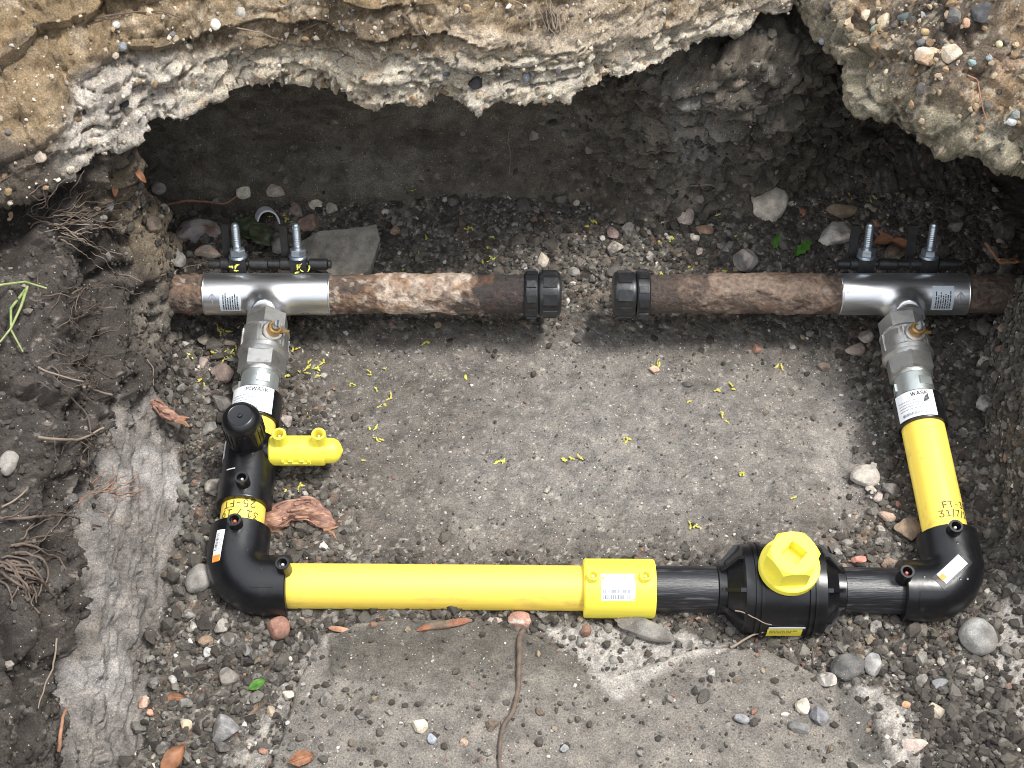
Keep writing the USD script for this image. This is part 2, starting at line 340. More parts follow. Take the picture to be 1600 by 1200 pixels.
layw(ss(-.05, .2, fbm(W * 15, 4, 47)) * .7, C(.165, .150, .128)); layw(ss(.02, .2, fbm(W * np.array([12, 12, 17]), 4, 37)) * .7, C(.066, .056, .045))
wpx, wpy = project(W2)
layw(sample(mask([(1060, 130), (1110, 150), (1130, 220), (1120, 262), (1060, 262), (1050, 200)], 14), wpx + 20 * fbm(W * 40, 3, 48), wpy) * .8, C(.27, .26, .245))
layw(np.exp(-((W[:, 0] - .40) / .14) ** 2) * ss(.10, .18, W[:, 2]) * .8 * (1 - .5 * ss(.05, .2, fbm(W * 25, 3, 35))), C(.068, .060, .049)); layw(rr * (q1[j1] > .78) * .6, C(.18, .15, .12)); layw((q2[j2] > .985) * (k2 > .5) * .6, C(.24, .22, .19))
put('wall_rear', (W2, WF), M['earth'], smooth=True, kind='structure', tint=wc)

# ------------------------------------------------------------------ broken concrete slab hanging over the pit
def overhang(edge_px, prof, b_of_s, n_s, zfun, extra=None, seed=60, flare=None):
    e = np.array([U(a, b, zfun(a)) for a, b in edge_px])
    s = np.concatenate([[0], np.cumsum(np.linalg.norm(np.diff(e, axis=0), axis=1))])
    sn = np.linspace(0, s[-1], n_s)
    E = np.stack([PchipInterpolator(s, e[:, k])(sn) for k in range(3)], 1)
    bang = PchipInterpolator(s, b_of_s)(sn); B = np.stack([np.sin(bang), np.cos(bang), 0 * bang], 1)
    pr = np.array(prof, float); t = np.concatenate([[0], np.cumsum(np.linalg.norm(np.diff(pr, axis=0), axis=1))])
    # dense where visible
    wts = np.array([(.35 if (p[0] > .12) else 1.) for p in pr]); tw = np.concatenate([[0], np.cumsum(np.diff(t) * (wts[1:] + wts[:-1]) / 2)])
    tn = np.interp(np.linspace(0, tw[-1], 250), tw, t)
    pb, pz = np.interp(tn, t, pr[:, 0]), np.interp(tn, t, pr[:, 1])
    fl = np.ones(n_s) if flare is None else PchipInterpolator(s, flare)(sn)
    PB = pb[:, None] * fl[None, :]
    P = E[None] + PB[..., None] * B[None] + pz[:, None, None] * np.array([0, 0, 1.])
    # ledges wander up and down
    wob = fbm(np.stack([P[..., 0] * 6, P[..., 1] * 6, 0 * P[..., 0]], -1), 3, seed) * .05
    P[..., 2] += wob * ss(.03, .08, pz)[:, None] * (1 - ss(.16, .18, pz))[:, None]
    return P, pz, tn
def bake(P, seed, name_mat):
    nr, nc = P.shape[:2]; V = P.reshape(-1, 3); F = grid_faces(nr, nc); N = vnormals(V, F)
    return V, F, N
SLAB_E = [(-60, 330), (20, 320), (85, 296), (130, 272), (160, 238), (200, 232), (225, 215), (240, 197), (275, 190), (330, 165), (400, 135), (450, 125), (480, 128), (530, 135), (560, 155), (600, 168), (650, 162), (700, 160), (750, 170), (800, 160), (860, 155), (900, 150), (930, 138), (1000, 115), (1050, 90), (1130, 60), (1180, 30), (1240, 10), (1265, -30)]
nb = len(SLAB_E)
bs = np.interp([a for a, _ in SLAB_E], [-60, 130, 300, 500, 900, 1050, 1265], [-.75, -.65, -.40, -.05, .02, -.35, -.75])
fl = np.interp([a for a, _ in SLAB_E], [-60, 200, 400, 700, 1265], [2.3, 1.9, 1.15, 1.0, 1.0])
PROF = [(.46, .05), (.20, .022), (.05, .008), (.012, -.002), (0, .003), (.006, .02), (.016, .05), (.034, .085), (.046, .105), (.062, .125), (.080, .150), (.12, .172), (.30, .18), (.75, .17)]
P, pz, tn = overhang(SLAB_E, PROF, bs, 640, lambda a: .33, seed=60, flare=fl)
SV, SF, SN = bake(P, 60, None)
pzv = np.repeat(pz, P.shape[1]); tv = np.repeat(tn, P.shape[1])
mid = SN[(pzv > .02) & (pzv < .06) & (tv > .46)]
if mid[:, 1].mean() > 0: SF = SF[:, ::-1]; SN = -SN
fL, iL, rL = facets(SV, .13, 59, .5, (1, 1, 1.6)); cal = ss(-.1, .2, fbm(SV * 10, 3, 58)); fa, ia, ra = facets(SV, .05, 61, .6, (1, 1, 1.7)); fb, ib, rb = facets(SV, .022, 62, .6, (1, 1, 1.3)); fcc, ic, rc = facets(SV, .009, 63, .6)
k1, j1, q1 = clods(SV, .012, 64); k2, j2, q2 = clods(SV, .03, 65)
spx, spy = project(SV); swx, swy = spx + 30 * fbm(SV * 22, 4, 57), spy + 30 * fbm(SV * 22, 4, 56)
conc = np.maximum(sample(mask([(70, 340), (66, 270), (95, 185), (125, 120), (205, 88), (320, 80), (430, 76), (560, 74), (650, 84), (720, 80), (860, 70), (1000, 45), (1120, 14), (1270, -20), (1270, 100), (700, 300), (60, 340)], 8), swx, swy), 0); soil = ss(.115, .135, pzv + .02 * fbm(SV * 10, 3, 67))
left = ss(-.40, -.52, SV[:, 0] + .1 * fbm(SV * 9, 3, 68))
ds = .030 * fbm(SV * 9, 4, 69) + .010 * fbm(SV * 34, 4, 70) + conc * (fL * .017 + fa * .0095 + fb * .0034 * (.4 + cal) + fcc * .0010 * (.3 + cal) + k1 * .0020 * cal) + (1 - conc) * (fL * .009 + fa * .006 + fb * .0035 + fcc * .0014 + k1 * .0022 + .018 * fbm(SV * 22, 4, 53)) + left * (1 - conc) * k2 * .007 + soil * k2 * .003
ds += .0022 * fbm(SV * 160, 3, 71)
ds -= .012 * ss(.03, 0, np.abs(fbm(SV * np.array([14, 14, 30]), 3, 72))) * conc
for h_, A_, k_ in ((.088, .018, 0), (.126, .020, 1), (.052, .010, 2)):
    Lh = pzv + .040 * fbm(np.stack([SV[:, 0] * 5, 0 * pzv + k_ * 9, 0 * pzv], 1), 4, 51 + k_) + .012 * fbm(SV * 40, 3, 49) - h_
    on = ss(-.06, .10, fbm(np.stack([SV[:, 0] * 4, 0 * pzv + k_ * 5, 0 * pzv], 1), 2, 47 + k_))
    ds += A_ * on * np.where(Lh > 0, np.exp(-Lh / .022), -.25 * np.exp(Lh / .006))
SV2 = SV + SN * ds[:, None]
sc = np.tile(C(.44, .395, .32), (len(SV), 1))
def lays(m, c):
    global sc
    m = np.clip(m, 0, 1)[:, None]; sc = sc * (1 - m) + np.asarray(c) * m
lays(conc * ss(-.05, .25, fbm(SV * 16, 4, 73)) * .8, C(.50, .455, .38)); lays(conc * ss(.0, .25, fbm(SV * 22, 4, 74)) * .7, C(.32, .28, .22)); lays(conc * (rL[iL] > .7) * .5, C(.40, .33, .235)); lays(conc * ss(.06, .3, fbm(SV * 9, 4, 54)) * .6, C(.27, .235, .185))
lays(conc * (rb[ib] > .80) * .6, C(.40, .36, .31)); lays(conc * (rc[ic] > .965) * .8, C(.10, .095, .10)); lays(conc * (rc[ic] < .05) * .6, C(.36, .20, .10))
lays((1 - conc), C(.22, .163, .102)); lays((1 - conc) * ss(-.02, .2, fbm(SV * 18, 4, 75)) * .8, C(.34, .28, .21)); lays((1 - conc) * ss(-.04, .15, fbm(SV * 13, 4, 76)) * .9, C(.115, .085, .055)); lays((1 - conc) * (q1[j1] > .8) * (k1 > .3) * .6, C(.38, .32, .24))
lays(soil * .75, C(.235, .165, .085)); lays(soil * ss(-.03, .18, fbm(SV * 11, 4, 77)) * .85, C(.105, .078, .048))
lays(ss(.08, .0, np.abs(SV[:, 0] + .60)) * ss(.03, .06, pzv) * .0, C(.3, .3, .3))
lays(left * (1 - conc) * .7, C(.205, .148, .086)); lays(left * ss(-.03, .2, fbm(SV * 16, 4, 78)) * (1 - conc) * .85, C(.115, .088, .062)); lays(left * (1 - conc) * ss(.05, .25, fbm(SV * 30, 4, 55)) * .7, C(.36, .29, .21)); lays(left * conc * .45, C(.44, .41, .39)); lays(left * conc * ss(.0, .2, fbm(SV * np.array([45, 30, 10]), 4, 52)) * .7, C(.22, .20, .175))
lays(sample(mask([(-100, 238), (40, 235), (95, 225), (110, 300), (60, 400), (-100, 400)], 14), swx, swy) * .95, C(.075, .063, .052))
lays((1 - .5 * conc) * sample(mask([(690, 30), (760, 15), (900, -30), (1270, -60), (1250, 10), (1130, 55), (1000, 85), (880, 105), (780, 70), (700, 75)], 20), swx, swy) * ss(-.15, .1, fbm(SV * 14, 3, 46)) * .85, C(.43, .36, .28))
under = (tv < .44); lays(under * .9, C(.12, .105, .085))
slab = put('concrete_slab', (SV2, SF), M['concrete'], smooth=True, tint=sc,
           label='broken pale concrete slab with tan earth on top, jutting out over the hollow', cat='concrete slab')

RIGHT_E = [(1262, -60), (1245, 0), (1258, 40), (1290, 82), (1322, 130), (1328, 160), (1352, 187), (1400, 212), (1440, 232), (1500, 247), (1540, 264), (1580, 292), (1610, 318), (1680, 380), (1760, 460)]
br = np.interp([a for a, _ in RIGHT_E], [1245, 1325, 1440, 1760], [1.0, .75, .45, .65])
PROFR = [(.60, .08), (.12, .012), (.03, -.004), (0, .004), (.004, .03), (.012, .055), (.035, .075), (.07, .105), (.10, .118), (.15, .15), (.24, .19), (1.1, .205)]
P, pz, tn = overhang(RIGHT_E, PROFR, br, 300, lambda a: .31, seed=80)
RV, RF, RN = bake(P, 80, None)
pzr = np.repeat(pz, P.shape[1]); tvr = np.repeat(tn, P.shape[1])
mid = RN[(pzr > .02) & (pzr < .06) & (tvr > .42)]
if mid[:, 1].mean() > 0: RF = RF[:, ::-1]; RN = -RN
fL, iL, rL = facets(RV, .10, 79, .5); fa, ia, ra = facets(RV, .05, 81, .6); fb, ib, rb = facets(RV, .02, 82, .6); k1, j1, q1 = clods(RV, .012, 84); k2, j2, q2 = clods(RV, .028, 85)
ds = .045 * fbm(RV * 9, 4, 86) + .012 * fbm(RV * 34, 4, 87) + fL * .020 + fa * .010 + fb * .004 + k1 * .0022 * (1 - ss(.4, .7, rL[iL])) + .002 * fbm(RV * 160, 3, 88)
RV2 = RV + RN * ds[:, None]
low = 1 - ss(.05, .09, pzr + .05 * fbm(RV * 10, 3, 89))
sc = np.tile(C(.25, .175, .11), (len(RV), 1))
lays(ss(0, .3, fbm(RV * 14, 4, 90)) * .8, C(.36, .27, .19)); lays(ss(.05, .3, fbm(RV * 16, 4, 91)) * .85, C(.11, .085, .06))
lays((rL[iL] > .55) * .8, C(.33, .235, .165)); lays((rL[iL] < .2) * .6, C(.10, .077, .054)); rpx, rpy = project(RV); lays(sample(mask([(1365, 10), (1450, -40), (1570, -40), (1572, 90), (1520, 130), (1400, 115), (1370, 70)], 12), rpx + 30 * fbm(RV * 30, 4, 94), rpy + 30 * fbm(RV * 30, 4, 95)) * .85, C(.062, .052, .042)); lays(low * .9, C(.19, .17, .12)); lays(low * ss(0, .3, fbm(RV * 20, 4, 92)) * .7, C(.27, .25, .20)); lays((q1[j1] > .85) * (k1 > .3) * .7, C(.34, .29, .22)); lays((q1[j1] < .1) * .6, C(.07, .06, .055))
put('conglomerate_block', (RV2, RF), M['concrete'], smooth=True, tint=sc,
    label='brown gravelly block of earth overhanging the dark hollow at the right', cat='earth block')

# surrounding ground at grade, a wide ring round the pit
o, a0, a1, b0, b1 = 40., -.99, 1.14, -.79, 1.14
ringV = np.array([(-o, -o, .495), (o, -o, .495), (o, o, .495), (-o, o, .495), (a0, b0, .495), (a1, b0, .495), (a1, b1, .495), (a0, b1, .495)])
ringF = np.array([(0, 1, 5), (0, 5, 4), (1, 2, 6), (1, 6, 5), (2, 3, 7), (2, 7, 6), (3, 0, 4), (3, 4, 7)])
put('terrain', (ringV, ringF), M['earth'], smooth=False, kind='structure', tint=np.tile(C(.13, .11, .08), (8, 1)))
#OBJECTS
# ------------------------------------------------------------------ where things rest: nearest visible surface point
ALLV = np.vstack([V2, W2, SV2, RV2]); ALLN = np.vstack([N, WN, SN, RN])
apx, apy = project(ALLV); adep = (ALLV - CC) @ CF
ok = np.where((apx > -160) & (apx < 1760) & (apy > -120) & (apy < 1320))[0]
ALLV, ALLN, adep = ALLV[ok], ALLN[ok], adep[ok]; ATREE = cKDTree(np.stack([apx[ok], apy[ok]], 1))
def G(px, py, rad=3.5):
    c = ATREE.query_ball_point((px, py), rad)
    if not c: c = [ATREE.query((px, py))[1]]
    c = np.array(c); i = c[np.argmin(adep[c])]
    near_ = c[adep[c] < adep[i] + .02]
    n = ALLN[near_].mean(0); n /= np.linalg.norm(n)
    return ALLV[near_].mean(0), n
def gz(x, y):
    d, i = GTREE.query((x, y), k=6); return GV[i, 2].mean()

# ------------------------------------------------------------------ materials of the fittings
def mat(name, color, rough=.4, metal=0., spec=.5, noise=None, bump=0., scale=60., stretch=(1, 1, 1), rvar=0., transl=None, coat=0.):
    """noise: (second colour, ramp start, ramp end) mixed in by a noise texture"""
    nodes = {"g": ("geometry", {}), "mp": ("mapping", {"scale": stretch}),
             "n": ("noise_texture", {"scale": scale, "detail": 6.0, "roughness": .65}),
             "p": ("principled_bsdf", {"roughness": rough, "metallic": metal, "specular_ior_level": spec, "base_color": color, "coat_weight": coat})}
    links = [("g.position", "mp.vector"), ("mp.vector", "n.vector")]
    if noise:
        nodes["r"] = ("rgb_ramp", {"ramp": [(noise[1], color), (noise[2], noise[0])]})
        links += [("n.fac", "r.fac"), ("r.color", "p.base_color")]
    if rvar:
        nodes["rm"] = ("math", {"math_type": "multiply_add", "value2": rvar, "value3": rough - rvar / 2}); links += [("n.fac", "rm.value1"), ("rm.value", "p.roughness")]
    if bump:
        nodes["n2"] = ("noise_texture", {"scale": scale * 3, "detail": 5.0, "roughness": .6})
        nodes["b"] = ("bump", {"strength": bump, "distance": .002}); links += [("mp.vector", "n2.vector"), ("n2.fac", "b.height"), ("b.normal", "p.normal")]
    surf = "p.BSDF"
    if transl:
        nodes["t"] = ("translucent_bsdf", {"color": transl}); nodes["mx"] = ("mix_closure", {"fac": .3})
        links += [("p.BSDF", "mx.closure1"), ("t.BSDF", "mx.closure2")]; surf = "mx.closure"
    return usdkit.material(stage, '/World/Looks/' + name, nodes, links, surface=surf)
M['yellow'] = mat('yellow_pipe', (.82, .61, .095), .42, noise=((.40, .28, .11), .54, .80), scale=13, stretch=(1, 3, 3), rvar=.2, bump=.03)
M['yellow_cap'] = mat('yellow_cap', (.80, .70, .07), .45, noise=((.76, .64, .07), .5, .8), scale=30, rvar=.15, bump=.03)
M['black'] = mat('black_plastic', (.0040, .0040, .0048), .30, spec=.5, noise=((.045, .042, .038), .60, .90), scale=30, rvar=.25, bump=.1)
M['scraped'] = mat('scraped_black_pipe', (.008, .008, .010), .36, spec=.6, noise=((.13, .135, .15), .54, .78), scale=16, stretch=(1, 16, 16), rvar=.3, bump=.25)
M['steel'] = mat('stainless_steel', (.70, .70, .71), .33, 1., noise=((.46, .45, .43), .55, .85), scale=14, stretch=(1, 7, 7), rvar=.25, bump=.04)
M['nickel'] = mat('nickel_brass', (.47, .465, .45), .36, .9, noise=((.22, .19, .16), .50, .76), scale=40, rvar=.25, bump=.15)
M['zinc'] = mat('zinc_plate', (.60, .66, .72), .30, .95, noise=((.40, .46, .52), .4, .8), scale=90, rvar=.2, bump=.1)
M['galv'] = mat('galvanised_steel', (.50, .54, .53), .40, .85, noise=((.40, .38, .24), .56, .78), scale=45, rvar=.2, bump=.1)
M['brass'] = mat('dull_brass', (.40, .25, .10), .35, .9, noise=((.20, .11, .05), .5, .8), scale=90, rvar=.2)
M['cast'] = mat('black_cast_iron', (.030, .031, .033), .33, .55, noise=((.07, .065, .06), .5, .8), scale=60, rvar=.25, bump=.2)
M['clampblack'] = mat('black_coated_iron', (.016, .016, .017), .42, .2, noise=((.05, .042, .035), .5, .8), scale=70, rvar=.25, bump=.25)
M['label'] = mat('white_label', (.74, .75, .76), .5, noise=((.55, .56, .58), .5, .85), scale=70)
M['silverlabel'] = mat('silver_label', (.55, .60, .64), .42, .25, noise=((.42, .46, .50), .5, .8), scale=70)
M['ink'] = mat('black_ink', (.03, .03, .035), .5); M['grey_ink'] = mat('faded_ink', (.22, .24, .28), .6)
M['pen'] = mat('marker_pen', (.06, .05, .02), .6)
M['orange'] = mat('orange_print', (.80, .26, .04), .5); M['yellowlabel'] = mat('yellow_label', (.74, .62, .05), .45)
M['pin'] = mat('terminal_pin', (.75, .72, .66), .3, .5); M['redpin'] = mat('red_indicator', (.65, .12, .08), .4)
M['pvc'] = mat('white_plastic', (.62, .64, .68), .4, noise=((.42, .42, .43), .55, .8), scale=60)
M['petal_dull'] = mat('dull_blossom', (.50, .44, .10), .7, noise=((.34, .30, .10), .4, .7), scale=300); M['petal_green'] = mat('green_blossom', (.55, .60, .10), .6, noise=((.50, .44, .08), .4, .7), scale=300)
M['petal'] = mat('yellow_blossom', (.66, .60, .09), .6, noise=((.46, .44, .12), .4, .7), scale=300, transl=(.6, .5, .05))
M['leaf'] = mat('green_leaf', (.10, .26, .035), .5, noise=((.06, .16, .03), .4, .7), scale=120, transl=(.15, .35, .04), bump=.2)
M['darkleaf'] = mat('dark_green_leaf', (.030, .045, .016), .5, noise=((.05, .045, .022), .45, .7), scale=60, bump=.2)
M['brownleaf'] = mat('brown_leaf', (.28, .13, .065), .65, noise=((.16, .075, .045), .4, .7), scale=90, bump=.3)
M['bark'] = mat('reddish_root_wood', (.20, .105, .080), .75, noise=((.46, .27, .18), .45, .68), scale=42, stretch=(1, 4, 3), bump=.8)
M['root'] = mat('root', (.13, .095, .072), .85, noise=((.07, .052, .042), .4, .7), scale=90, bump=.5)
M['paleroot'] = mat('pale_root', (.24, .19, .145), .85, noise=((.18, .14, .11), .4, .7), scale=90, bump=.4)
M['orangeroot'] = mat('orange_root', (.36, .19, .11), .8, noise=((.24, .12, .075), .4, .7), scale=90, bump=.4)
M['grass'] = mat('grass', (.16, .24, .07), .6, noise=((.34, .34, .16), .4, .7), scale=60)
M['rust'] = usdkit.material(stage, '/World/Looks/rusty_iron', {
    "col": ("attribute", {"attribute": "tint"}), "g": ("geometry", {}),
    "n": ("noise_texture", {"scale": 130., "detail": 7.0, "roughness": .7}), "r": ("rgb_ramp", {"ramp": [(.3, (.38, .34, .32)), (.5, (1, 1, 1)), (.7, (1.6, 1.5, 1.4))]}),
    "m": ("mix_color", {"blend_type": "multiply", "fac": 1.0, "use_clamp": False}),
    "b": ("bump", {"strength": 1.0, "distance": .006}), "p": ("principled_bsdf", {"roughness": .60, "specular_ior_level": .45})},
    [("g.position", "n.vector"), ("n.fac", "r.fac"), ("col.color", "m.a"), ("r.color", "m.b"), ("m.result", "p.base_color"), ("n.fac", "b.height"), ("b.normal", "p.normal")], surface="p.BSDF")

# ------------------------------------------------------------------ labels, print and terminals
def flat(w, h, t=.0005, div=.004):
    nx_, ny_ = max(1, int(w / div)), max(1, int(h / div))
    x_, y_ = np.meshgrid(np.linspace(-w / 2, w / 2, nx_ + 1), np.linspace(-h / 2, h / 2, ny_ + 1))
    top = np.stack([x_, y_, 0 * x_ + t], -1).reshape(-1, 3); bot = top * [1, 1, 0]
    f = grid_faces(ny_ + 1, nx_ + 1); n = len(top)
    a = np.arange(n).reshape(ny_ + 1, nx_ + 1)
    loop = np.concatenate([a[0, :-1], a[:-1, -1], a[-1, :0:-1], a[:0:-1, 0]])
    side = [[loop[i], loop[(i + 1) % len(loop)], loop[(i + 1) % len(loop)] + n] for i in range(len(loop))] + [[loop[i], loop[(i + 1) % len(loop)] + n, loop[i] + n] for i in range(len(loop))]
    m = trimesh.Trimesh(np.vstack([top, bot]), np.vstack([f, f[:, ::-1] + n, side]), process=False)
    m.fix_normals(); return m
def on_cylinder(m, p0, axis, r, t_c, ang, rot=0., lift=.0003):
    """wraps a flat mesh round a cylinder: its x runs round it to the right of the axis seen from above, its y against the axis direction (towards the back)"""
    a = np.asarray(axis, float); a = a / np.linalg.norm(a); up = np.array([0, 0, 1.]); up = up - a * (a @ up); up /= np.linalg.norm(up)
    right = np.cross(a, up)      # for an axis towards the viewer (-y) this points to -x
    if right[0] < 0: right = -right
    m = m.copy(); v = m.vertices
    c, s = math.cos(math.radians(rot)), math.sin(math.radians(rot))
    u, w = v[:, 0] * c - v[:, 1] * s, v[:, 0] * s + v[:, 1] * c
    th = math.radians(ang) + u / r; R = r + v[:, 2] + lift
    m.vertices = np.asarray(p0) + a * (t_c - w)[:, None] + right * (np.sin(th) * R)[:, None] + up * (np.cos(th) * R)[:, None]
    return m
def drape(m, center, rot, hfun, lift=.0003):
    m = m.copy(); v = m.vertices; c, s = math.cos(math.radians(rot)), math.sin(math.radians(rot))
    x_, y_ = center[0] + v[:, 0] * c - v[:, 1] * s, center[1] + v[:, 0] * s + v[:, 1] * c
    m.vertices = np.stack([x_, y_, hfun(x_, y_) + v[:, 2] + lift], 1); return m
def words(t, h, depth=.0003, bold=False):
    m = meshkit.text_mesh(t, h, depth, bold); b = m.bounds.mean(0); m.apply_translation([-b[0], -b[1], 0])
    v, f = trimesh.remesh.subdivide_to_size(m.vertices, m.faces, max(h * .6, .003)); return trimesh.Trimesh(v, f, process=False)
def bars(w, h, n, seed, t=.0003):
    r = np.random.default_rng(seed); x_ = -w / 2; out = []
    while x_ < w / 2 - w / n:
        bw = w / n * r.choice([.4, .7, 1.1]); b = flat(bw, h, t); b.apply_translation([x_ + bw / 2, 0, 0]); out.append(b); x_ += bw + w / n * r.choice([.5, .8, 1.2])
    return cat_mesh(out)
def print_lines(w, h, n, seed, t=.0003, th=.45):
    r = np.random.default_rng(seed); out = []
    for k in range(n):
        y_ = h / 2 - (k + .5) * h / n; x_ = -w / 2
        end = w / 2 * r.uniform(.3, 1)
        while x_ < end:
            ww = min(r.uniform(.0015, .006), end - x_ + .0005); b = flat(ww, h / n * th, t); b.apply_translation([x_ + ww / 2, y_, 0]); out.append(b); x_ += ww + r.uniform(.0007, .0014)
    return cat_mesh(out)
def terminal(th, parent, p, r=.010, h=.018, m='black', pin='pin', axis=(0, 0, 1)):
    p = np.asarray(p, float); a = np.asarray(axis, float) / np.linalg.norm(axis); ri = r * .66
    t = th.part('terminal', lathe([(-.006, r * 1.06), (.002, r), (h - .001, r), (h, r * .94), (h, ri), (.004, ri), (.004, 1e-5)], p, a, 28), M[m], parent)
    th.part('pin', lathe([(.003, r * .22), (h * .72, r * .22), (h * .78, r * .12)], p, a, 12), M[pin], t)
    return t

# ------------------------------------------------------------------ rusty iron pipes
YR, RI = .503, .0300
def iron_body(x0, x1, seed, clayx=None, dark=None):
    n = int((x1 - x0) / .0024); t = np.linspace(0, x1 - x0, n)
    m = lathe([(q, RI) for q in t], (x0, YR, 0), (1, 0, 0), 110)
    v = m.vertices.copy(); nrm = v - [0, YR, 0]; nrm[:, 0] = 0; nrm /= np.linalg.norm(nrm, axis=1)[:, None] + 1e-9
    nr = np.linalg.norm(v[:, 1:] - [YR, 0], axis=1)
    cl = np.zeros(len(v)); dk = np.zeros(len(v))
    if clayx:
        e0, e1 = clayx; wob = .11 * fbm(v * [16, 22, 22], 5, seed + 5)
        cl = ss(-.004, .004, v[:, 0] + wob - e0) * ss(.004, -.004, v[:, 0] + wob - e1) * ss(-.35, -.15, nrm[:, 2] + 1.2 * fbm(v * 30, 3, seed + 6) + .15); cl = cl * (1 - ss(.06, .14, fbm(v * 26, 5, seed + 12)) * .75)
        cl *= 1 - ss(.18, .24, fbm(v * 34, 4, seed + 8))
    if dark: dk = ss(dark[0], dark[0] + .006, v[:, 0] + .12 * fbm(v * 24, 4, seed + 7)) if dark[1] > 0 else ss(dark[0], dark[0] - .006, v[:, 0] + .12 * fbm(v * 24, 4, seed + 7))
    flk = np.abs(fbm(v * 34, 4, seed + 13)); fq, iq, rq = facets(v, .014, seed + 14, .5, (.7, 1, 1), .5); fq2, iq2, rq2 = facets(v, .006, seed + 15, .5, (1, 1, 1), .5)
    d = (.0045 * fbm(v * 24, 4, seed) + .0016 * np.clip(fq, -1, 1) + .0007 * np.clip(fq2, -1, 1) + .0026 * fbm(v * 110, 4, seed + 1)) * (1 - .7 * dk) + .0024 * cl + .0008
    k = nr > 1e-3; v[k] += nrm[k] * d[k, None]
    c = np.tile(C(.105, .075, .058), (len(v), 1))
    def l(mm, cc):
        nonlocal c
        mm = np.clip(mm, 0, 1)[:, None]; c = c * (1 - mm) + np.asarray(cc) * mm
    l(ss(0, .3, fbm(v * 40, 4, seed + 2)) * .8, C(.19, .115, .070)); l(ss(.05, .3, fbm(v * 55, 4, seed + 3)) * .9, C(.06, .048, .042)); l(ss(.12, .3, fbm(v * 70, 3, seed + 4)), C(.26, .225, .19))
    l(cl * .95, C(.47, .375, .30)); l(cl * ss(-.02, .18, fbm(v * 45, 5, seed + 9)) * .85, C(.27, .165, .095)); l((rq[iq] > .8) * (1 - dk) * .6, C(.21, .13, .085)); l((rq[iq] < .16) * (1 - .6 * cl) * (1 - dk) * .7, C(.055, .042, .036)); l((rq2[iq2] > .9) * (1 - dk) * .7, C(.33, .28, .23)); l((rq2[iq2] < .08) * .5, C(.06, .045, .038)); l(cl * ss(.08, .3, fbm(v * 45, 4, seed + 10)) * .7, C(.52, .46, .40))
    l(dk * .92, C(.030, .025, .024)); l(dk * ss(.05, .25, fbm(v * 50, 4, seed + 11)) * .7, C(.12, .060, .032))
    return trimesh.Trimesh(v, m.faces, process=False), c
def X(px, y=YR, z=0.): return (px - 800) / FPX * ((y - CC[1]) * CF[1] + (z - CC[2]) * CF[2])
def end_coupling(th, x0, sgn):
    """stop end screwed on the cut pipe: slotted ring, lobed nut and closed end"""
    o_ = (x0, YR, 0); ax = (sgn, 0, 0); r = .0375
    rg = th.part('coupling_ring', lathe([(0, .031), (0, r - .002), (.002, r), (.019, r), (.021, r - .0015), (.021, .033)], o_, ax, 64), M['cast'])
    a, u, v_ = frame(ax)
    lugs = []
    for k in range(10):
        an = k / 10 * 2 * math.pi + .2; rad = np.cos(an) * u + np.sin(an) * v_; tng = -np.sin(an) * u + np.cos(an) * v_
        lugs.append(box((.015, .011, .0042), np.array(o_) + a * .0105 + rad * r, [a, tng, rad]))
    for b_ in lugs: th.part('ring_lug', b_, M['cast'], rg)
    nt_ = th.part('coupling_nut', lathe([(.021, .030), (.023, .0345), (.027, .0362), (.052, .0362), (.056, .0335), (.058, .028), (.058, 1e-5)], o_, ax, 64), M['cast'])
    nb_ = []
    for k in range(8):
        an = k / 8 * 2 * math.pi + .1; rad = np.cos(an) * u + np.sin(an) * v_; tng = -np.sin(an) * u + np.cos(an) * v_
        nb_.append(box((.022, .017, .006), np.array(o_) + a * .040 + rad * .0345, [a, tng, rad]))
    for b_ in nb_: th.part('nut_flat', b_, M['cast'], nt_)
xa, xb = X(820), X(1014)
ip = Thing('iron_pipe', 'rusty cut iron pipe caked in pale clay, running from the left clamp', 'iron pipe', (xa, YR, 0))
b_, c_ = iron_body(-.66, xa + .004, 200, (X(585), X(738)), (X(742), 1)); ip.part('pipe', b_, M['rust'], tint=c_, smooth=True); end_coupling(ip, xa, 1)
ip2 = Thing('iron_pipe', 'rusty brown cut iron pipe running from the right clamp into the dark', 'iron pipe', (xb, YR, 0))
b_, c_ = iron_body(xb - .004, .93, 230, (X(1090), X(1290)), (X(1062), -1)); ip2.part('pipe', b_, M['rust'], tint=.5 * c_ * [.62, .56, .52] + .5 * np.array([.10, .075, .06]), smooth=True); end_coupling(ip2, xb, -1)

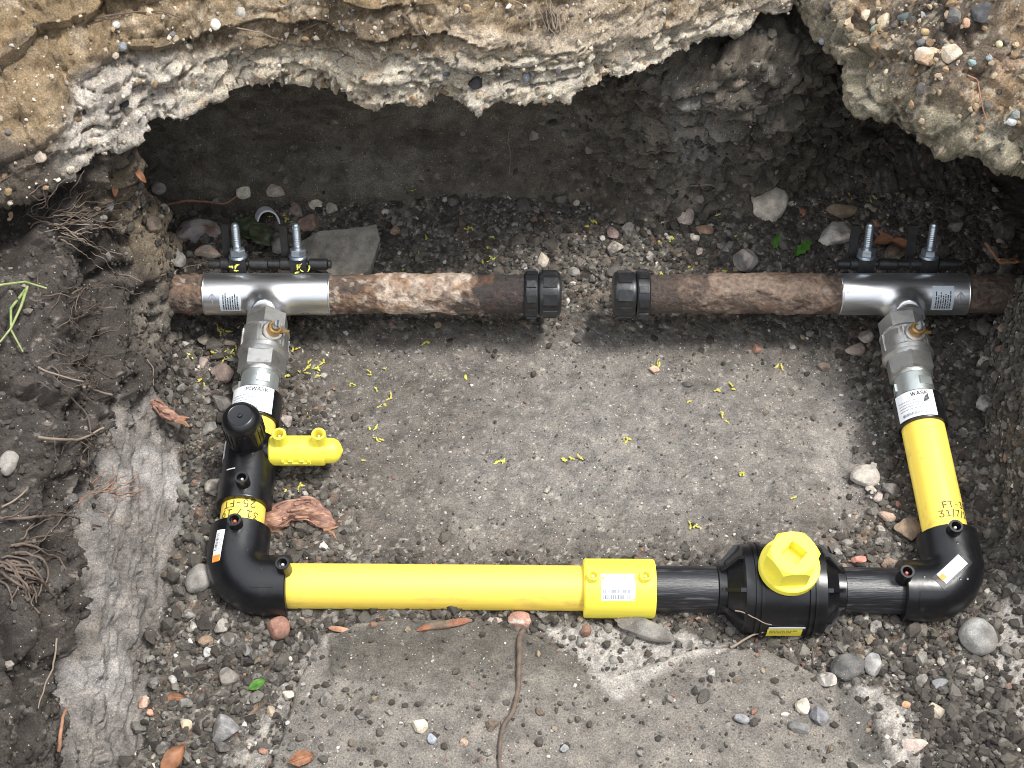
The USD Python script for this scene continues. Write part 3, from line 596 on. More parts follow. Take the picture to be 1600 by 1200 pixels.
# ------------------------------------------------------------------ branch clamps
BD = np.array([0, .485, .875])                      # the clamp's bolts lean back
BF = np.cross(np.array([1., 0, 0]), BD)
LEGS = {}
def clamp(name_label, px0, px1, pxo, bolts, fingers, barx, lab, seed):
    x0, x1, xo = X(px0), X(px1), X(pxo, .47)
    th = Thing('pipe_clamp', name_label, 'pipe clamp', ((x0 + x1) / 2, YR, 0))
    r = .0335
    # sleeve with a drawn-out outlet
    n = 90; ns = 130; t = np.linspace(x0, x1, n); ang = np.linspace(0, 2 * math.pi, ns, endpoint=False)
    odir = np.array([0, -.985, .17])
    T, A = np.meshgrid(t, ang, indexing='ij')
    dirs = np.stack([0 * A, np.sin(A), np.cos(A)], -1); Pn = np.stack([T, YR + r * np.sin(A), r * np.cos(A)], -1)
    da = np.arccos(np.clip(dirs @ odir, -1, 1)) * r; dd = np.hypot(T - xo, da)
    bul = .016 * np.exp(-np.clip(dd - .024, 0, None) / .0052)
    Pn = Pn + dirs * bul[..., None] + odir * (bul * .5)[..., None]
    vv = Pn.reshape(-1, 3); ff = []
    idx = np.arange(n * ns).reshape(n, ns); nxt = np.roll(idx, -1, 1)
    ff = np.vstack([np.stack([idx[:-1], nxt[:-1], nxt[1:]], -1).reshape(-1, 3), np.stack([idx[:-1], nxt[1:], idx[1:]], -1).reshape(-1, 3)])
    m = trimesh.Trimesh(vv, ff, process=False)
    inner = lathe([(0, RI + .0006), (.0005, r), (.003, r - .0004)], (x0 - .0005, YR, 0), (1, 0, 0), 64)
    sl = th.part('sleeve', m, M['steel'], smooth=True)
    for b_ in (lathe([(-.0008, .029), (-.0008, r - .0002), (.0006, r + .0004), (.002, r)], (x0, YR, 0), (1, 0, 0), 80), lathe([(-.0008, .029), (-.0008, r - .0002), (.0006, r + .0004), (.002, r)], (x1, YR, 0), (-1, 0, 0), 80)): th.part('sleeve_rim', b_, M['steel'], sl)
    th.part('outlet', lathe([(.025, .0285), (.052, .0272), (.056, .0272)], (xo, YR, 0), odir, 48), M['nickel'])
    # closing bar with segments
    yb, zb = YR + .052, .010
    xs_ = [X(q, yb, zb) for q in barx]
    prof = []; L = xs_[1] - xs_[0]; q = 0.; k = 0
    while q < L - .004:
        w_ = [.020, .034, .012, .030][k % 4]; w_ = min(w_, L - q); rr_ = [.0072, .0100, .0055, .0092][k % 4]
        prof += [(q, rr_ - .001), (q + .001, rr_), (q + w_ - .001, rr_), (q + w_ - .0002, rr_ - .001)]; q += w_; k += 1
    th.part('closing_bar', lathe(prof, (xs_[0], yb, zb), (1, 0, 0), 28), M['clampblack'])
    for q in bolts:
        xx = X(q, yb, zb); p = np.array([xx, yb, zb])
        bo = th.part('bolt', lathe([(0, .0062), (.066, .0062), (.0685, .0052), (.070, .0045), (.070, 1e-5)], p, BD, 28), M['zinc'])
        rid = [(a_ * .0016 + .032, .0062 + (.0005 if a_ % 2 else -.0001)) for a_ in range(22)]
        th.part('thread', lathe(rid, p, BD, 24), M['zinc'], bo)
        th.part('nut', lathe([(.016, .0115), (.0175, .0133), (.0255, .0133), (.027, .0115)], p, BD, 6, .3), M['zinc'], bo, smooth=20)
        th.part('washer', lathe([(.012, .0145), (.0125, .015), (.0152, .015), (.0158, .0145)], p, BD, 36), M['zinc'], bo)
        th.part('lug', box((.026, .022, .024), p + BD * .0005, [(1, 0, 0), BF, BD]), M['clampblack'], bo)
    for q in fingers:
        xx = X(q, yb + .02, zb); th.part('finger', box((.012, .007, .058), np.array([xx, yb + .021, zb + .004]) + BD * .018, [(1, 0, 0), BF, BD]), M['clampblack'])
    # print: a pale label and a dark etched arrow plate
    lx, lang, arrowx = lab
    lb = th.part('label', on_cylinder(flat(.040, .033, .0004), (0, YR, 0), (1, 0, 0), r, X(lx), 0, 90), M['silverlabel']) if False else None
    def wrap(mm, xc, ang, rot=0, lift=.0003):
        # x of the flat mesh runs along the pipe, y up and over it
        v = mm.vertices.copy(); c, s = math.cos(math.radians(rot)), math.sin(math.radians(rot))
        u, w_ = v[:, 0] * c - v[:, 1] * s, v[:, 0] * s + v[:, 1] * c
        th_ = math.radians(ang) - w_ / r; R_ = r + v[:, 2] + lift
        return trimesh.Trimesh(np.stack([xc + u, YR - np.sin(th_) * R_, np.cos(th_) * R_], 1), mm.faces, process=False)
    la = th.part('label', wrap(flat(.034, .040, .0004), X(lx), lang, 0, .0008), M['silverlabel'])
    th.part('print', wrap(print_lines(.030, .026, 7, seed), X(lx), lang + 2, 90, .0014), M['ink'], la)
    arrow = cat_mesh([flat(.0016, .016, .0003), *[box((.0016, .009, .0003), (s_ * .0028, .0065, .00015), [(math.cos(.65 * s_), math.sin(.65 * s_), 0), (-math.sin(.65 * s_), math.cos(.65 * s_), 0), (0, 0, 1)]) for s_ in (-1, 1)], ])
    th.part('etched_arrow', wrap(arrow, X(arrowx), lang, 0), M['grey_ink'])
    return xo
clamp('steel pipe clamp around the left iron pipe, two bolts standing beside the white plastic ring', 322, 517, 417, (373, 467), (356, 446), (326, 518), (366, 52, 338), 301)
clamp('steel pipe clamp around the right iron pipe, half in the shade of the overhang', 1310, 1507, 1412, (1352, 1450), (1331, 1421), (1308, 1502), (1464, 48, 1491), 302)

# ------------------------------------------------------------------ ball valves
LL = [np.array([-.3835, YR, .004]), np.array([-.391, 0., 0.])]
LR = [np.array([.6085, YR, .004]), np.array([.6255, -.009, 0.])]
def leg_at(L, y): f_ = (L[0][1] - y) / (L[0][1] - L[1][1]); return L[0] * (1 - f_) + L[1] * f_
def YT(py, z=.034, pxx=800): return U(pxx, py, z)[1]
def ball_valve(label, L, tilt, py):
    d = L[1] - L[0]; d /= np.linalg.norm(d); y0 = YT(py[0]); p0 = leg_at(L, y0)
    T = lambda q: (y0 - YT(q)) / -d[1]
    th = Thing('ball_valve', label, 'ball valve', p0)
    t1, t2, t3, t4 = T(py[1]), T(py[2]), T(py[3]), T(py[4])
    th.part('hex_end', lathe([(0, .029), (.003, .0345), (t1 - .002, .0345), (t1, .032)], p0, d, 6, math.radians(tilt) + math.pi / 6), M['nickel'], smooth=20)
    bd = th.part('body', lathe([(t1 - .002, .030), (t1, .0360), (t1 + .004, .0375), (t1 + .006, .0355), (t1 + .012, .0362), ((t1 + t2) / 2, .0372), (t2 - .012, .0366), (t2 - .006, .0370), (t2 - .004, .0392), (t2 + .003, .0392), (t2 + .005, .0370), (t3, .0345)], p0, d, 64), M['nickel'])
    a, u, v_ = frame(d); fr_ = []
    for an in (tilt - 62, tilt, tilt + 62, tilt + 124, tilt + 186, tilt + 248):
        for off in (-26, 26):
            rad = math.cos(math.radians(an + off)) * np.array([0, 0, 1.]) + math.sin(math.radians(an + off)) * np.array([1., 0, 0]); rad -= d * (rad @ d); rad /= np.linalg.norm(rad)
            fr_.append(box((.0028, .0030, t2 - t1 - .012), p0 + d * (t1 + t2) / 2 + rad * .0368, [np.cross(d, rad), rad, d]))
    for b_ in fr_: th.part('panel_rib', b_, M['nickel'], bd)
    th.part('hex_end', lathe([(t3 - .004, .034), (t3 - .001, .0368), (t4 - .003, .0368), (t4, .033)], p0, d, 6, math.radians(tilt)), M['nickel'], smooth=20)
    th.part('end_collar', lathe([(t4 - .003, .0305), (t4 + .002, .0312), (t4 + .005, .030)], p0, d, 48), M['nickel'])
    rad = np.array([math.sin(math.radians(tilt)), 0, math.cos(math.radians(tilt))])
    q = p0 + d * ((t1 + t2) / 2 - .001)
    th.part('boss', lathe([(.030, .0175), (.0385, .0165), (.040, .015), (.040, 1e-5)], q, rad, 36), M['nickel'], bd)
    gn = th.part('gland_nut', lathe([(.038, .0112), (.049, .0112), (.0505, .0100), (.0505, .0072), (.047, .0068), (.047, 1e-5)], q, rad, 32), M['brass'])
    sp = th.part('spindle', lathe([(.045, .0056), (.060, .0056), (.0612, .0048), (.0612, 1e-5)], q, rad, 24), M['zinc'])
    th.part('spindle_slot', box((.0026, .012, .002), q + rad * .0610, [np.cross(rad, d), d, rad]), M['ink'], sp)
    th.part('stop_tab', box((.016, .005, .0018), q + rad * .041 + np.array([.016, 0, -.004]), None), M['brass'])
    return T, p0, d, t4
ball_valve('dull nickel ball valve below the left clamp, stem leaning right', LL, 27, (478, 502, 538, 545, 568))
ball_valve('dull nickel ball valve below the right clamp, yellow pipe further down', LR, 10, (482, 506, 541, 548, 572))

# ------------------------------------------------------------------ the fused plastic pipe loop
loop = Thing('plastic_pipe_loop', 'yellow and black plastic gas pipe loop fused into a U between both ball valves', 'pipe loop', (0, 0, 0))
RP = .0318
FL, FR = LL[1], LR[1]                              # corners of the U
fdir = (FR - FL) / np.linalg.norm(FR - FL)
def front(px): return FL + (FR - FL) * ((X(px, -.004) - FL[0]) / (FR[0] - FL[0]))
def elbow(L, corner, sgn, yend, xend_px, label_extra):
    R_, r = .046, .0432
    dl = (L[0] - L[1]) / np.linalg.norm(L[0] - L[1]); df = fdir * sgn
    e1 = leg_at(L, yend); e2 = front(xend_px)
    pts = [e1, e1 - dl * .001]
    a_ = corner + dl * R_; b__ = corner + df * R_; c0 = corner + dl * R_ + df * R_
    arc = [c0 - df * R_ * math.cos(t) - dl * R_ * math.sin(t) for t in np.linspace(0, math.pi / 2, 15)]
    pts = [e1, e1 - dl * .0015, e1 - dl * .012] + [e1 + (a_ - e1) * q for q in (.4, .7)] + arc + [b__ + (e2 - b__) * q for q in (.3, .6)] + [e2 - df * .012, e2 - df * .0015, e2]
    pts = np.array(pts); rad = np.full(len(pts), r); rad[0] = rad[-1] = r - .0015
    el = loop.part('elbow', sweep(pts, rad, 64), M['black'], smooth=40)
    cl_ = np.vstack([np.linspace(pts[i], pts[i + 1], 12) for i in range(2, len(pts) - 3)]); tr = cKDTree(cl_[:, :2])
    hf = lambda x_, y_: np.sqrt(np.clip(r ** 2 - tr.query(np.stack([x_, y_], 1))[0] ** 2, 0, None))
    return el, hf
elL, hL = elbow(LL, FL, 1, YT(828, 0, 370), 452, '')
elR, hR = elbow(LR, FR, -1, YT(838, 0, 1490), 1405, '')
for el, pts in ((elL, ((366, 812, 'redpin'), (441, 880, 'pin'))), (elR, ((1494, 822, 'pin'), (1418, 893, 'redpin')))):
    for a_, b__, pn in pts:
        q = U(a_, b__, .058); terminal(loop, el, (q[0], q[1], .040), .0102, .019, 'black', pn)
def small_bumps(el, pts, hf):
    for a_, b__ in pts:
        q = U(a_, b__, .040); z_ = float(hf(np.array([q[0]]), np.array([q[1]]))[0])
        loop.part('moulded_pip', lathe([(-.002, .0022), (.0006, .0020), (.0008, .001), (.0008, 1e-5)], (q[0], q[1], z_), (0, 0, 1), 14), M['black'], el)
small_bumps(elL, ((366, 835), (365, 847), (386, 858), (408, 890), (426, 890)), hL)
small_bumps(elR, ((1443, 902), (1495, 850), (1512, 903), (1500, 905)), hR)
def rib(el, q, w_, h_, rot, hf, m='black'): loop.part('moulded_rib', drape(flat(w_, h_, .0012), q, rot, hf, -.0002), M[m], el)
rib(elL, U(410, 921, .03), .031, .0012, 0, hL); rib(elR, U(1518, 865, .03), .0012, .026, 12, hR); rib(elR, U(1459, 937, .03), .040, .017, 0, hR)
def sticker(el, q, w_, h_, rot, hf, part='sticker'):
    st_ = loop.part(part, drape(flat(w_, h_, .0004), q, rot, hf), M['label'], el); return st_
q = U(342, 853, .034); st_ = sticker(elL, q, .0125, .046, -4, hL)
loop.part('orange_mark', drape(cat_mesh([flat(.0115, .0095, .0003)]), U(338, 873, .034), -4, hL, .0007), M['orange'], st_)
bq = bars(.026, .0045, 26, 5); loop.part('barcode', drape(bq, U(339.5, 848, .034), 86, hL, .0007), M['ink'], st_)
loop.part('print', drape(print_lines(.026, .004, 2, 6), U(346, 848, .034), 86, hL, .0007), M['grey_ink'], st_)
q = U(1485, 893, .037); bk = loop.part('sticker_backing', drape(flat(.060, .020, .0004), q + np.array([.003, .004, 0]), 42, hR), M['grey_ink'], elR) if False else None
bk = loop.part('dark_sticker', drape(flat(.062, .0225, .0003), U(1487, 893, .037), 41, hR), M['clampblack'], elR)
st_ = loop.part('sticker', drape(flat(.046, .0175, .0004), U(1486, 892, .037), 41, hR, .0006), M['label'], elR)
loop.part('orange_mark', drape(flat(.0085, .0085, .0003), U(1471, 905, .037), 41, hR, .0011), M['orange'], st_)
loop.part('print', drape(print_lines(.020, .012, 4, 16), U(1491, 888, .037), 41, hR, .0011), M['silverlabel'], st_)
# yellow and black straight pipes
def straight(name, p, q, m, label=None, r=RP): return loop.part(name, rod(p, q, r, 72, .0006), M[m], label=label)
straight('yellow_pipe', front(445), front(915), 'yellow', 'longest yellow pipe, lying along the front')
straight('black_pipe', front(1008), front(1125), 'scraped', 'scraped black pipe between the yellow coupler and the yellow capped valve', .0325)
straight('black_pipe', front(1300), front(1412), 'scraped', 'scraped black pipe between the yellow capped valve and the right elbow', .0325)
ly = YT(652, .032, 1445)
straight('yellow_pipe', leg_at(LR, ly + .02), leg_at(LR, YT(838, 0, 1490) - .01), 'yellow', 'yellow pipe leading down from the right ball valve')
straight('yellow_pipe', leg_at(LL, YT(640, .032, 400)), leg_at(LL, YT(828, 0, 370) - .01), 'yellow', 'short yellow pipe with pen marks above the left elbow')
# hand-written marks
def pen(t, h, L, py, ang, rot, bold=False):
    d = L[1] - L[0]; d = d / np.linalg.norm(d); yy = YT(py, RP * math.cos(math.radians(ang)), 800)
    tt = (L[0][1] - yy) / -d[1]
    return on_cylinder(words(t, h, .0003, bold), L[0], d, RP, tt, ang, rot)
yps = [p for p in stage.GetPrimAtPath('/World/plastic_pipe_loop').GetChildren() if p.GetName().startswith('yellow_pipe')]
for t, h, py_, an, ro in (('25-FT', .0115, 786, -2, 182), ('31 7 19', .0115, 801, 2, 178)):
    loop.part('handwriting', pen(t, h, LL, py_, an, ro), M['pen'], yps[2])
for t, h, py_, an, ro in (('FT-35', .0105, 789, 27, 4), ('31/7/19', .0105, 803, 24, 2)):
    loop.part('handwriting', pen(t, h, LR, py_, an, ro), M['pen'], yps[1])
# transition fittings: galvanised end, black sleeve with a white label
def transition(L, pys, lab_ang, lab_w, brand, seed, mark):
    d = L[1] - L[0]; d /= np.linalg.norm(d); y0 = YT(pys[0], .03); p0 = leg_at(L, y0); T = lambda q, z_=.036: (y0 - YT(q, z_)) / -d[1]
    t1, t2 = T(pys[1]), T(pys[2])
    g_ = loop.part('steel_end', lathe([(-.004, .026), (0, .0285), (t1 + .004, .0285)], p0, d, 56), M['galv'])
    fl_ = []
    for an in (20, 140, 260):
        rad = np.array([math.sin(math.radians(an)), 0, math.cos(math.radians(an))]); fl_.append(box((.020, .0040, .013), p0 + d * (t1 * .55) + rad * .0282, [np.cross(d, rad), rad, d]))
    for b_ in fl_: loop.part('spanner_flat', b_, M['galv'], g_)
    s_ = loop.part('black_sleeve', lathe([(t1, .029), (t1 + .001, .0362), (t1 + .003, .0374), (t2 - .002, .0374), (t2, .0362), (t2, .0325)], p0, d, 64), M['black'])
    tc, ln = (t1 + t2) / 2, (t2 - t1) - .006
    lb = loop.part('label', on_cylinder(flat(lab_w, ln, .0004), p0, d, .0374, tc, lab_ang), M['label'], s_)
    loop.part('print', on_cylinder(words(brand, .0062, .0003, True), p0, d, .0374, tc - ln * .36, lab_ang + 14, 0, .0008), M['ink'], lb)
    loop.part('print', on_cylinder(print_lines(lab_w * .8, ln * .42, 4, seed, .0003, .22), p0, d, .0374, tc + ln * .02, lab_ang, 0, .0008), M['grey_ink'], lb)
    loop.part('barcode', on_cylinder(bars(lab_w * .6, .0045, 34, seed + 1), p0, d, .0374, tc + ln * .36, lab_ang - 4, 0, .0008), M['grey_ink'], lb)
    if mark:
        tri = trimesh.Trimesh([(-.004, -.006, .0003), (.005, -.001, .0003), (.0045, .009, .0003), (-.001, .004, .0003)], [(0, 1, 2), (0, 2, 3)], process=False)
        loop.part('arrow_mark', on_cylinder(tri, p0, d, .0374, tc - ln * .12, lab_ang + 26, 0, .001), M['ink'], lb)
transition(LL, (570, 601, 645), -6, .072, 'PIWASK', 41, False)
transition(LR, (573, 607, 652), -26, .062, 'WASK', 43, True)
# tapping tee on the left leg
d = LL[1] - LL[0]; d /= np.linalg.norm(d)
ya, yb = YT(690, 0, 380), YT(795, 0, 380); ym = YT(705, 0, 388)
p0 = leg_at(LL, ya)
Lb = (ya - yb)
tee = loop.part('tapping_tee', lathe([(0, .0335), (.001, .0378), (.003, .0388), (Lb * .55, .0388), (Lb * .57, .0396), (Lb - .003, .0405), (Lb - .001, .0392), (Lb, .034)], p0, d, 64), M['black'])
pc = leg_at(LL, ym)
loop.part('stack', lathe([(.0, .027), (.045, .0265), (.05, .024)], pc, (0, 0, 1), 48), M['black'], tee)
cp = lathe([(.050, .0262), (.052, .0285), (.085, .0285), (.092, .0278), (.099, .0245), (.1025, .0190), (.1032, .0175), (.1025, .0165), (.1022, .004), (.1045, .0032), (.105, 1e-5)], pc, (0, 0, 1), 60)
loop.part('tee_cap', cp, M['black'], tee)
gr_ = [box((.002, .0022, .034), pc + np.array([math.sin(k / 24 * 6.283), math.cos(k / 24 * 6.283), 0]) * .0285 + [0, 0, .068], [(math.cos(k / 24 * 6.283), -math.sin(k / 24 * 6.283), 0), (math.sin(k / 24 * 6.283), math.cos(k / 24 * 6.283), 0), (0, 0, 1)]) for k in range(24)]
for b_ in gr_: loop.part('cap_grip', b_, M['black'], tee)
q = U(377, 745, .060); terminal(loop, tee, (q[0], q[1], .038), .0100, .021, 'black', 'pin')
for a_, w_ in ((361, .013), (399, .014)):
    q = U(a_, 733, .036); hf = lambda x_, y_: np.sqrt(np.clip(.0392 ** 2 - (x_ - LL[1][0]) ** 2, 1e-6, None)); loop.part('moulded_rib', drape(flat(w_, .0016, .0012), q, 0, hf), M['silverlabel'], tee)
q = leg_at(LL, YT(703, .02, 352)); loop.part('label', on_cylinder(flat(.016, .030, .0004), p0, d, .0388, (ya - q[1]), -72), M['silverlabel'], tee)
# its branch: black stub, yellow coupler and end plug
zb_ = .016; xb0 = X(398, ym, zb_); s_ = (ym - CC[1]) * CF[1] + (zb_ - CC[2]) * CF[2]
def bx(px): return (px - 800) / FPX * s_
bp = np.array([0, YT(704, zb_, 460), zb_])
loop.part('branch', rod(bp + [bx(390), 0, 0], bp + [bx(430), 0, 0], .0175, 40), M['black'], tee)
Lc = bx(509) - bx(423)
bc = loop.part('branch_coupler', lathe([(0, .0180), (0, .0205), (.002, .0222), (Lc - .002, .0222), (Lc, .0208), (Lc, .0185)], bp + [bx(423), 0, 0], (1, 0, 0), 48), M['yellow_cap'], label='small yellow coupler with two terminals')
loop.part('end_plug', lathe([(0, .0188), (.010, .0188), (.016, .0176), (.021, .0145), (.0245, .0095), (.0262, .0042), (.0275, .0022), (.0280, 1e-5)], bp + [bx(507), 0, 0], (1, 0, 0), 40), M['yellow_cap'], label='domed yellow end plug')
for a_ in (435, 497):
    q = U(a_, 681, .060); terminal(loop, bc, (q[0], bp[1] + .004, .033), .0104, .026, 'yellow_cap', 'pin')
hf = lambda x_, y_: zb_ + np.sqrt(np.clip(.0222 ** 2 - (y_ - bp[1]) ** 2, 1e-6, None))
loop.part('moulded_clip', cat_mesh([box((.042, .003, .003), (bx(466), bp[1] - .0222, zb_ + .001)), *[box((.003, .006, .010), (bx(466) + o_, bp[1] - .0215, zb_ + .004)) for o_ in (-.019, .019)], *[box((.006, .006, .004), (bx(466) + o_, bp[1] - .0205, zb_ + .006)) for o_ in (-.008, .008)]]), M['yellow_cap'], bc)
loop.part('moulded_ring', drape(lathe([(-.0006, .005), (.0006, .0048), (.0006, .0038), (-.0006, .0036)], (0, 0, .0004), (0, 0, 1), 24), (bx(466), bp[1] - .006), 0, hf), M['yellow_cap'], bc)
# yellow coupler on the front pipe
c0, c1_ = front(911), front(1022); Lc = np.linalg.norm(c1_ - c0)
cpl = loop.part('coupler', lathe([(0, .033), (0, .0395), (.002, .0415), (Lc - .002, .0415), (Lc, .0395), (Lc, .033)], c0, fdir, 72), M['yellow_cap'], label='fat yellow coupler with a white barcode sticker')
hC = lambda x_, y_: np.sqrt(np.clip(.0415 ** 2 - (y_ - c0[1]) ** 2, 1e-6, None))
for a_ in (927, 1009):
    q = U(a_, 899, .048); terminal(loop, cpl, (q[0], q[1], .037), .0082, .0125, 'yellow_cap', 'pin')
for a_ in (942, 993):
    q = U(a_, 903, .042); loop.part('moulded_pip', lathe([(-.001, .0024), (.001, .0022), (.001, 1e-5)], (q[0], q[1], float(hC(q[0], q[1]))), (0, 0, 1), 14), M['yellow_cap'], cpl)
q = U(966, 915, .041); st_ = loop.part('sticker', drape(flat(.047, .034, .0004), q, 0, hC), M['label'], cpl)
loop.part('barcode', drape(cat_mesh([bars(.038, .0045, 44, 8)]), U(964, 922, .041), 0, hC, .0008), M['grey_ink'], st_)
loop.part('barcode', drape(cat_mesh([bars(.036, .0045, 30, 9)]), U(964, 929, .041), 0, hC, .0008), M['grey_ink'], st_)
loop.part('print', drape(words('63 mm  GAS', .0042), U(964, 908, .041), 0, hC, .0008), M['silverlabel'], st_) if False else None
q = front(966); loop.part('nub', lathe([(.036, .0042), (.044, .0042), (.0452, .003), (.0452, 1e-5)], q, (0, -.93, -.25), 18), M['yellow_cap'], cpl)
# isolation valve with the yellow cap
v0, v1 = front(1118), front(1316); Lv = np.linalg.norm(v1 - v0)
rv = .0665
pf = [(0, .0330), (.0015, .0352), (.012, .0358), (.013, .040), (.031, .0570), (.032, .0615), (.034, .0632), (.046, .0640), (.0465, .0668), (.0505, .0668), (.051, .0645), (.0535, .0645), (.054, .0668), (.058, .0668), (.0585, .0640)]
prof = pf + [(Lv / 2, .0648)] + [(Lv - a_, b__) for a_, b__ in reversed(pf)]
vb = loop.part('valve_body', lathe(prof, v0, fdir, 96), M['black'], label='fat black valve body with a yellow cap on top')
a, u, v_ = frame(fdir)
rb_ = []
for sgn, base in ((1, v0), (-1, v1)):
    for k in range(8):
        an = k / 8 * 2 * math.pi + .42; rad = np.cos(an) * u + np.sin(an) * v_; tng = np.cross(fdir, rad); A_ = fdir * sgn
        poly = shapely.Polygon([(.004, .034), (.036, .034), (.036, .0628), (.026, .0622), (.008, .0400), (.004, .0385)])
        m = trimesh.creation.extrude_polygon(poly, .0055, engine='earcut'); vv = m.vertices
        m.vertices = base + A_ * vv[:, :1] + rad * vv[:, 1:2] + tng * (vv[:, 2:] - .00275); m.fix_normals(); rb_.append(m)
for b_ in rb_: loop.part('cone_rib', b_, M['black'], vb, smooth=20)
vc = front(1218); zc_ = np.array([0, 0, 1.])
loop.part('neck', lathe([(.055, .034), (.0705, .033), (.0725, .031)], vc, zc_, 48), M['black'], vb)
cf_ = loop.part('cap_flange', lathe([(.0715, .037), (.0725, .0405), (.0735, .0412), (.0835, .0412), (.0848, .0400), (.0856, .034), (.0856, 1e-5)], vc, zc_, 72), M['yellow_cap'], label='round yellow flange under the hexagonal cap')
# hexagonal cap with a square socket
import manifold3d as m3
hexa = m3.CrossSection([[(.0362 * math.cos(math.radians(60 * k + 2)), .0362 * math.sin(math.radians(60 * k + 2))) for k in range(6)]])
sq = m3.CrossSection([[(.0178 * math.cos(math.radians(90 * k + 2)), .0178 * math.sin(math.radians(90 * k + 2))) for k in range(4)]])
body = m3.Manifold.extrude(hexa, .036) ^ m3.Manifold.revolve(m3.CrossSection([[(0, 0), (.040, 0), (.040, .026), (.0325, .0345), (.031, .036), (0, .036)]]), 48)
body = body - m3.Manifold.extrude(sq, .03).translate((0, 0, .018))
mm = body.to_mesh(); hx = trimesh.Trimesh(mm.vert_properties[:, :3], mm.tri_verts, process=False); hx.apply_translation(vc + [0, 0, .0855])
loop.part('hexagon_cap', hx, M['yellow_cap'], cf_, smooth=20)
loop.part('socket_floor_ring', lathe([(0, .0055), (.0012, .0052), (.0012, .0040), (.0004, .0036), (.0004, 1e-5)], vc + [0, 0, .1036], zc_, 24), M['yellow_cap'], cf_)
# yellow label and pale edge on the valve's front
dv = np.array([1., 0, 0])
def on_front(mm, xc, ang, r, lift=.0004):
    v = mm.vertices; th_ = math.radians(ang) - v[:, 1] / r; R_ = r + v[:, 2] + lift
    return trimesh.Trimesh(np.stack([xc + v[:, 0], vc[1] - np.sin(th_) * R_, np.cos(th_) * R_], 1), mm.faces, process=False)
yl = loop.part('label', on_front(flat(.048, .022, .0005), vc[0] - .001, 88, .0648), M['yellowlabel'], vb, label='small yellow label low on the valve body')
loop.part('print', on_front(print_lines(.042, .010, 2, 77, .0003, .3), vc[0] - .001, 84, .0648, .001), M['ink'], yl)
loop.part('pale_edge', on_front(flat(.050, .0030, .0008), vc[0] + .001, 76, .0648), M['silverlabel'], vb)

# ------------------------------------------------------------------ stones
def rock(seed, size, n=3, angular=.8, noise=.10):
    r = np.random.default_rng(seed); m = trimesh.creation.icosphere(subdivisions=n); v = m.vertices.copy()
    k = r.integers(7, 11) if angular > .6 else r.integers(10, 15); nn = r.normal(size=(k, 3)); nn /= np.linalg.norm(nn, axis=1)[:, None]; h = r.uniform(.48 if angular > .6 else .62, .92, k)
    dots = np.clip(v @ nn.T, 1e-3, None); rad = np.minimum((h / dots).min(1), 1.15)
    rad = rad * angular + (1 - angular) * .92
    v = v * rad[:, None]; v += m.vertices * (noise * fbm(v * 2.2 + seed, 4, seed % 97))[:, None]
    v -= v.mean(0); v /= np.abs(v).max(0); v *= np.asarray(size) / 2
    return trimesh.Trimesh(v, m.faces, process=False)
def rotm(n, yaw):
    n = n / np.linalg.norm(n); h = np.array([math.cos(yaw), math.sin(yaw), 0]); u = h - n * (h @ n); u /= np.linalg.norm(u)
    return np.stack([u, np.cross(n, u), n])
def stone_tint(m, col_, seed, second=None, amt=.5, topdust=0):
    v = m.vertices; s_ = np.ptp(v, 0).max(); f_ = fbm(v / s_ * 4 + seed, 4, seed % 89)
    c = np.tile(np.asarray(col_, float), (len(v), 1)) * (1 + 1.1 * f_)[:, None]
    if second is not None:
        k = np.clip(ss(-.02, .12, fbm(v / s_ * 3 + seed * 1.3, 4, seed % 83)) * amt * 2, 0, 1)[:, None]; c = c * (1 - k) + np.asarray(second) * k
    return np.clip(c, .01, .95)
PLACED = []
def stone(px, py, w_, h_, col_, label, cat='stone', second=None, ang=.8, sink=.25, yaw=0., group=None, name='stone', flatn=.62, tiltup=.35):
    p, n = G(px, py + h_ * .15)
    if name != 'small' and group is None and 260 < py < 440: col_ = np.array(col_) * 1.3
    sc_ = ((p - CC) @ CF) / FPX; n = n * (1 - tiltup) + np.array([0, 0, 1.]) * tiltup
    seed = int(px * 7 + py * 13)
    size = (w_ * sc_, h_ * sc_ * 1.05, min(w_, h_) * sc_ * flatn * 1.25)
    m = rock(seed, size, 3 if max(w_, h_) > 24 else 2, ang); tint = stone_tint(m, col_, seed, second)
    R_ = rotm(n, yaw); loc = p + n / np.linalg.norm(n) * size[2] * (.5 - sink)
    m.vertices = m.vertices @ R_
    t_ = put(name, m, M['stone'], smooth=ang <= .55, label=label, cat=cat, group=group, tint=tint)
    UsdGeom.Xformable(t_).AddTranslateOp().Set(Gf.Vec3d(*map(float, loc))); PLACED.append((px, py, max(w_, h_) / 2)); return t_
GREY, TAN_, PALE, RED, DARK, BROWN, PINK = (.20, .19, .175), (.30, .235, .165), (.46, .42, .36), (.26, .115, .075), (.075, .072, .070), (.17, .125, .09), (.38, .26, .21)
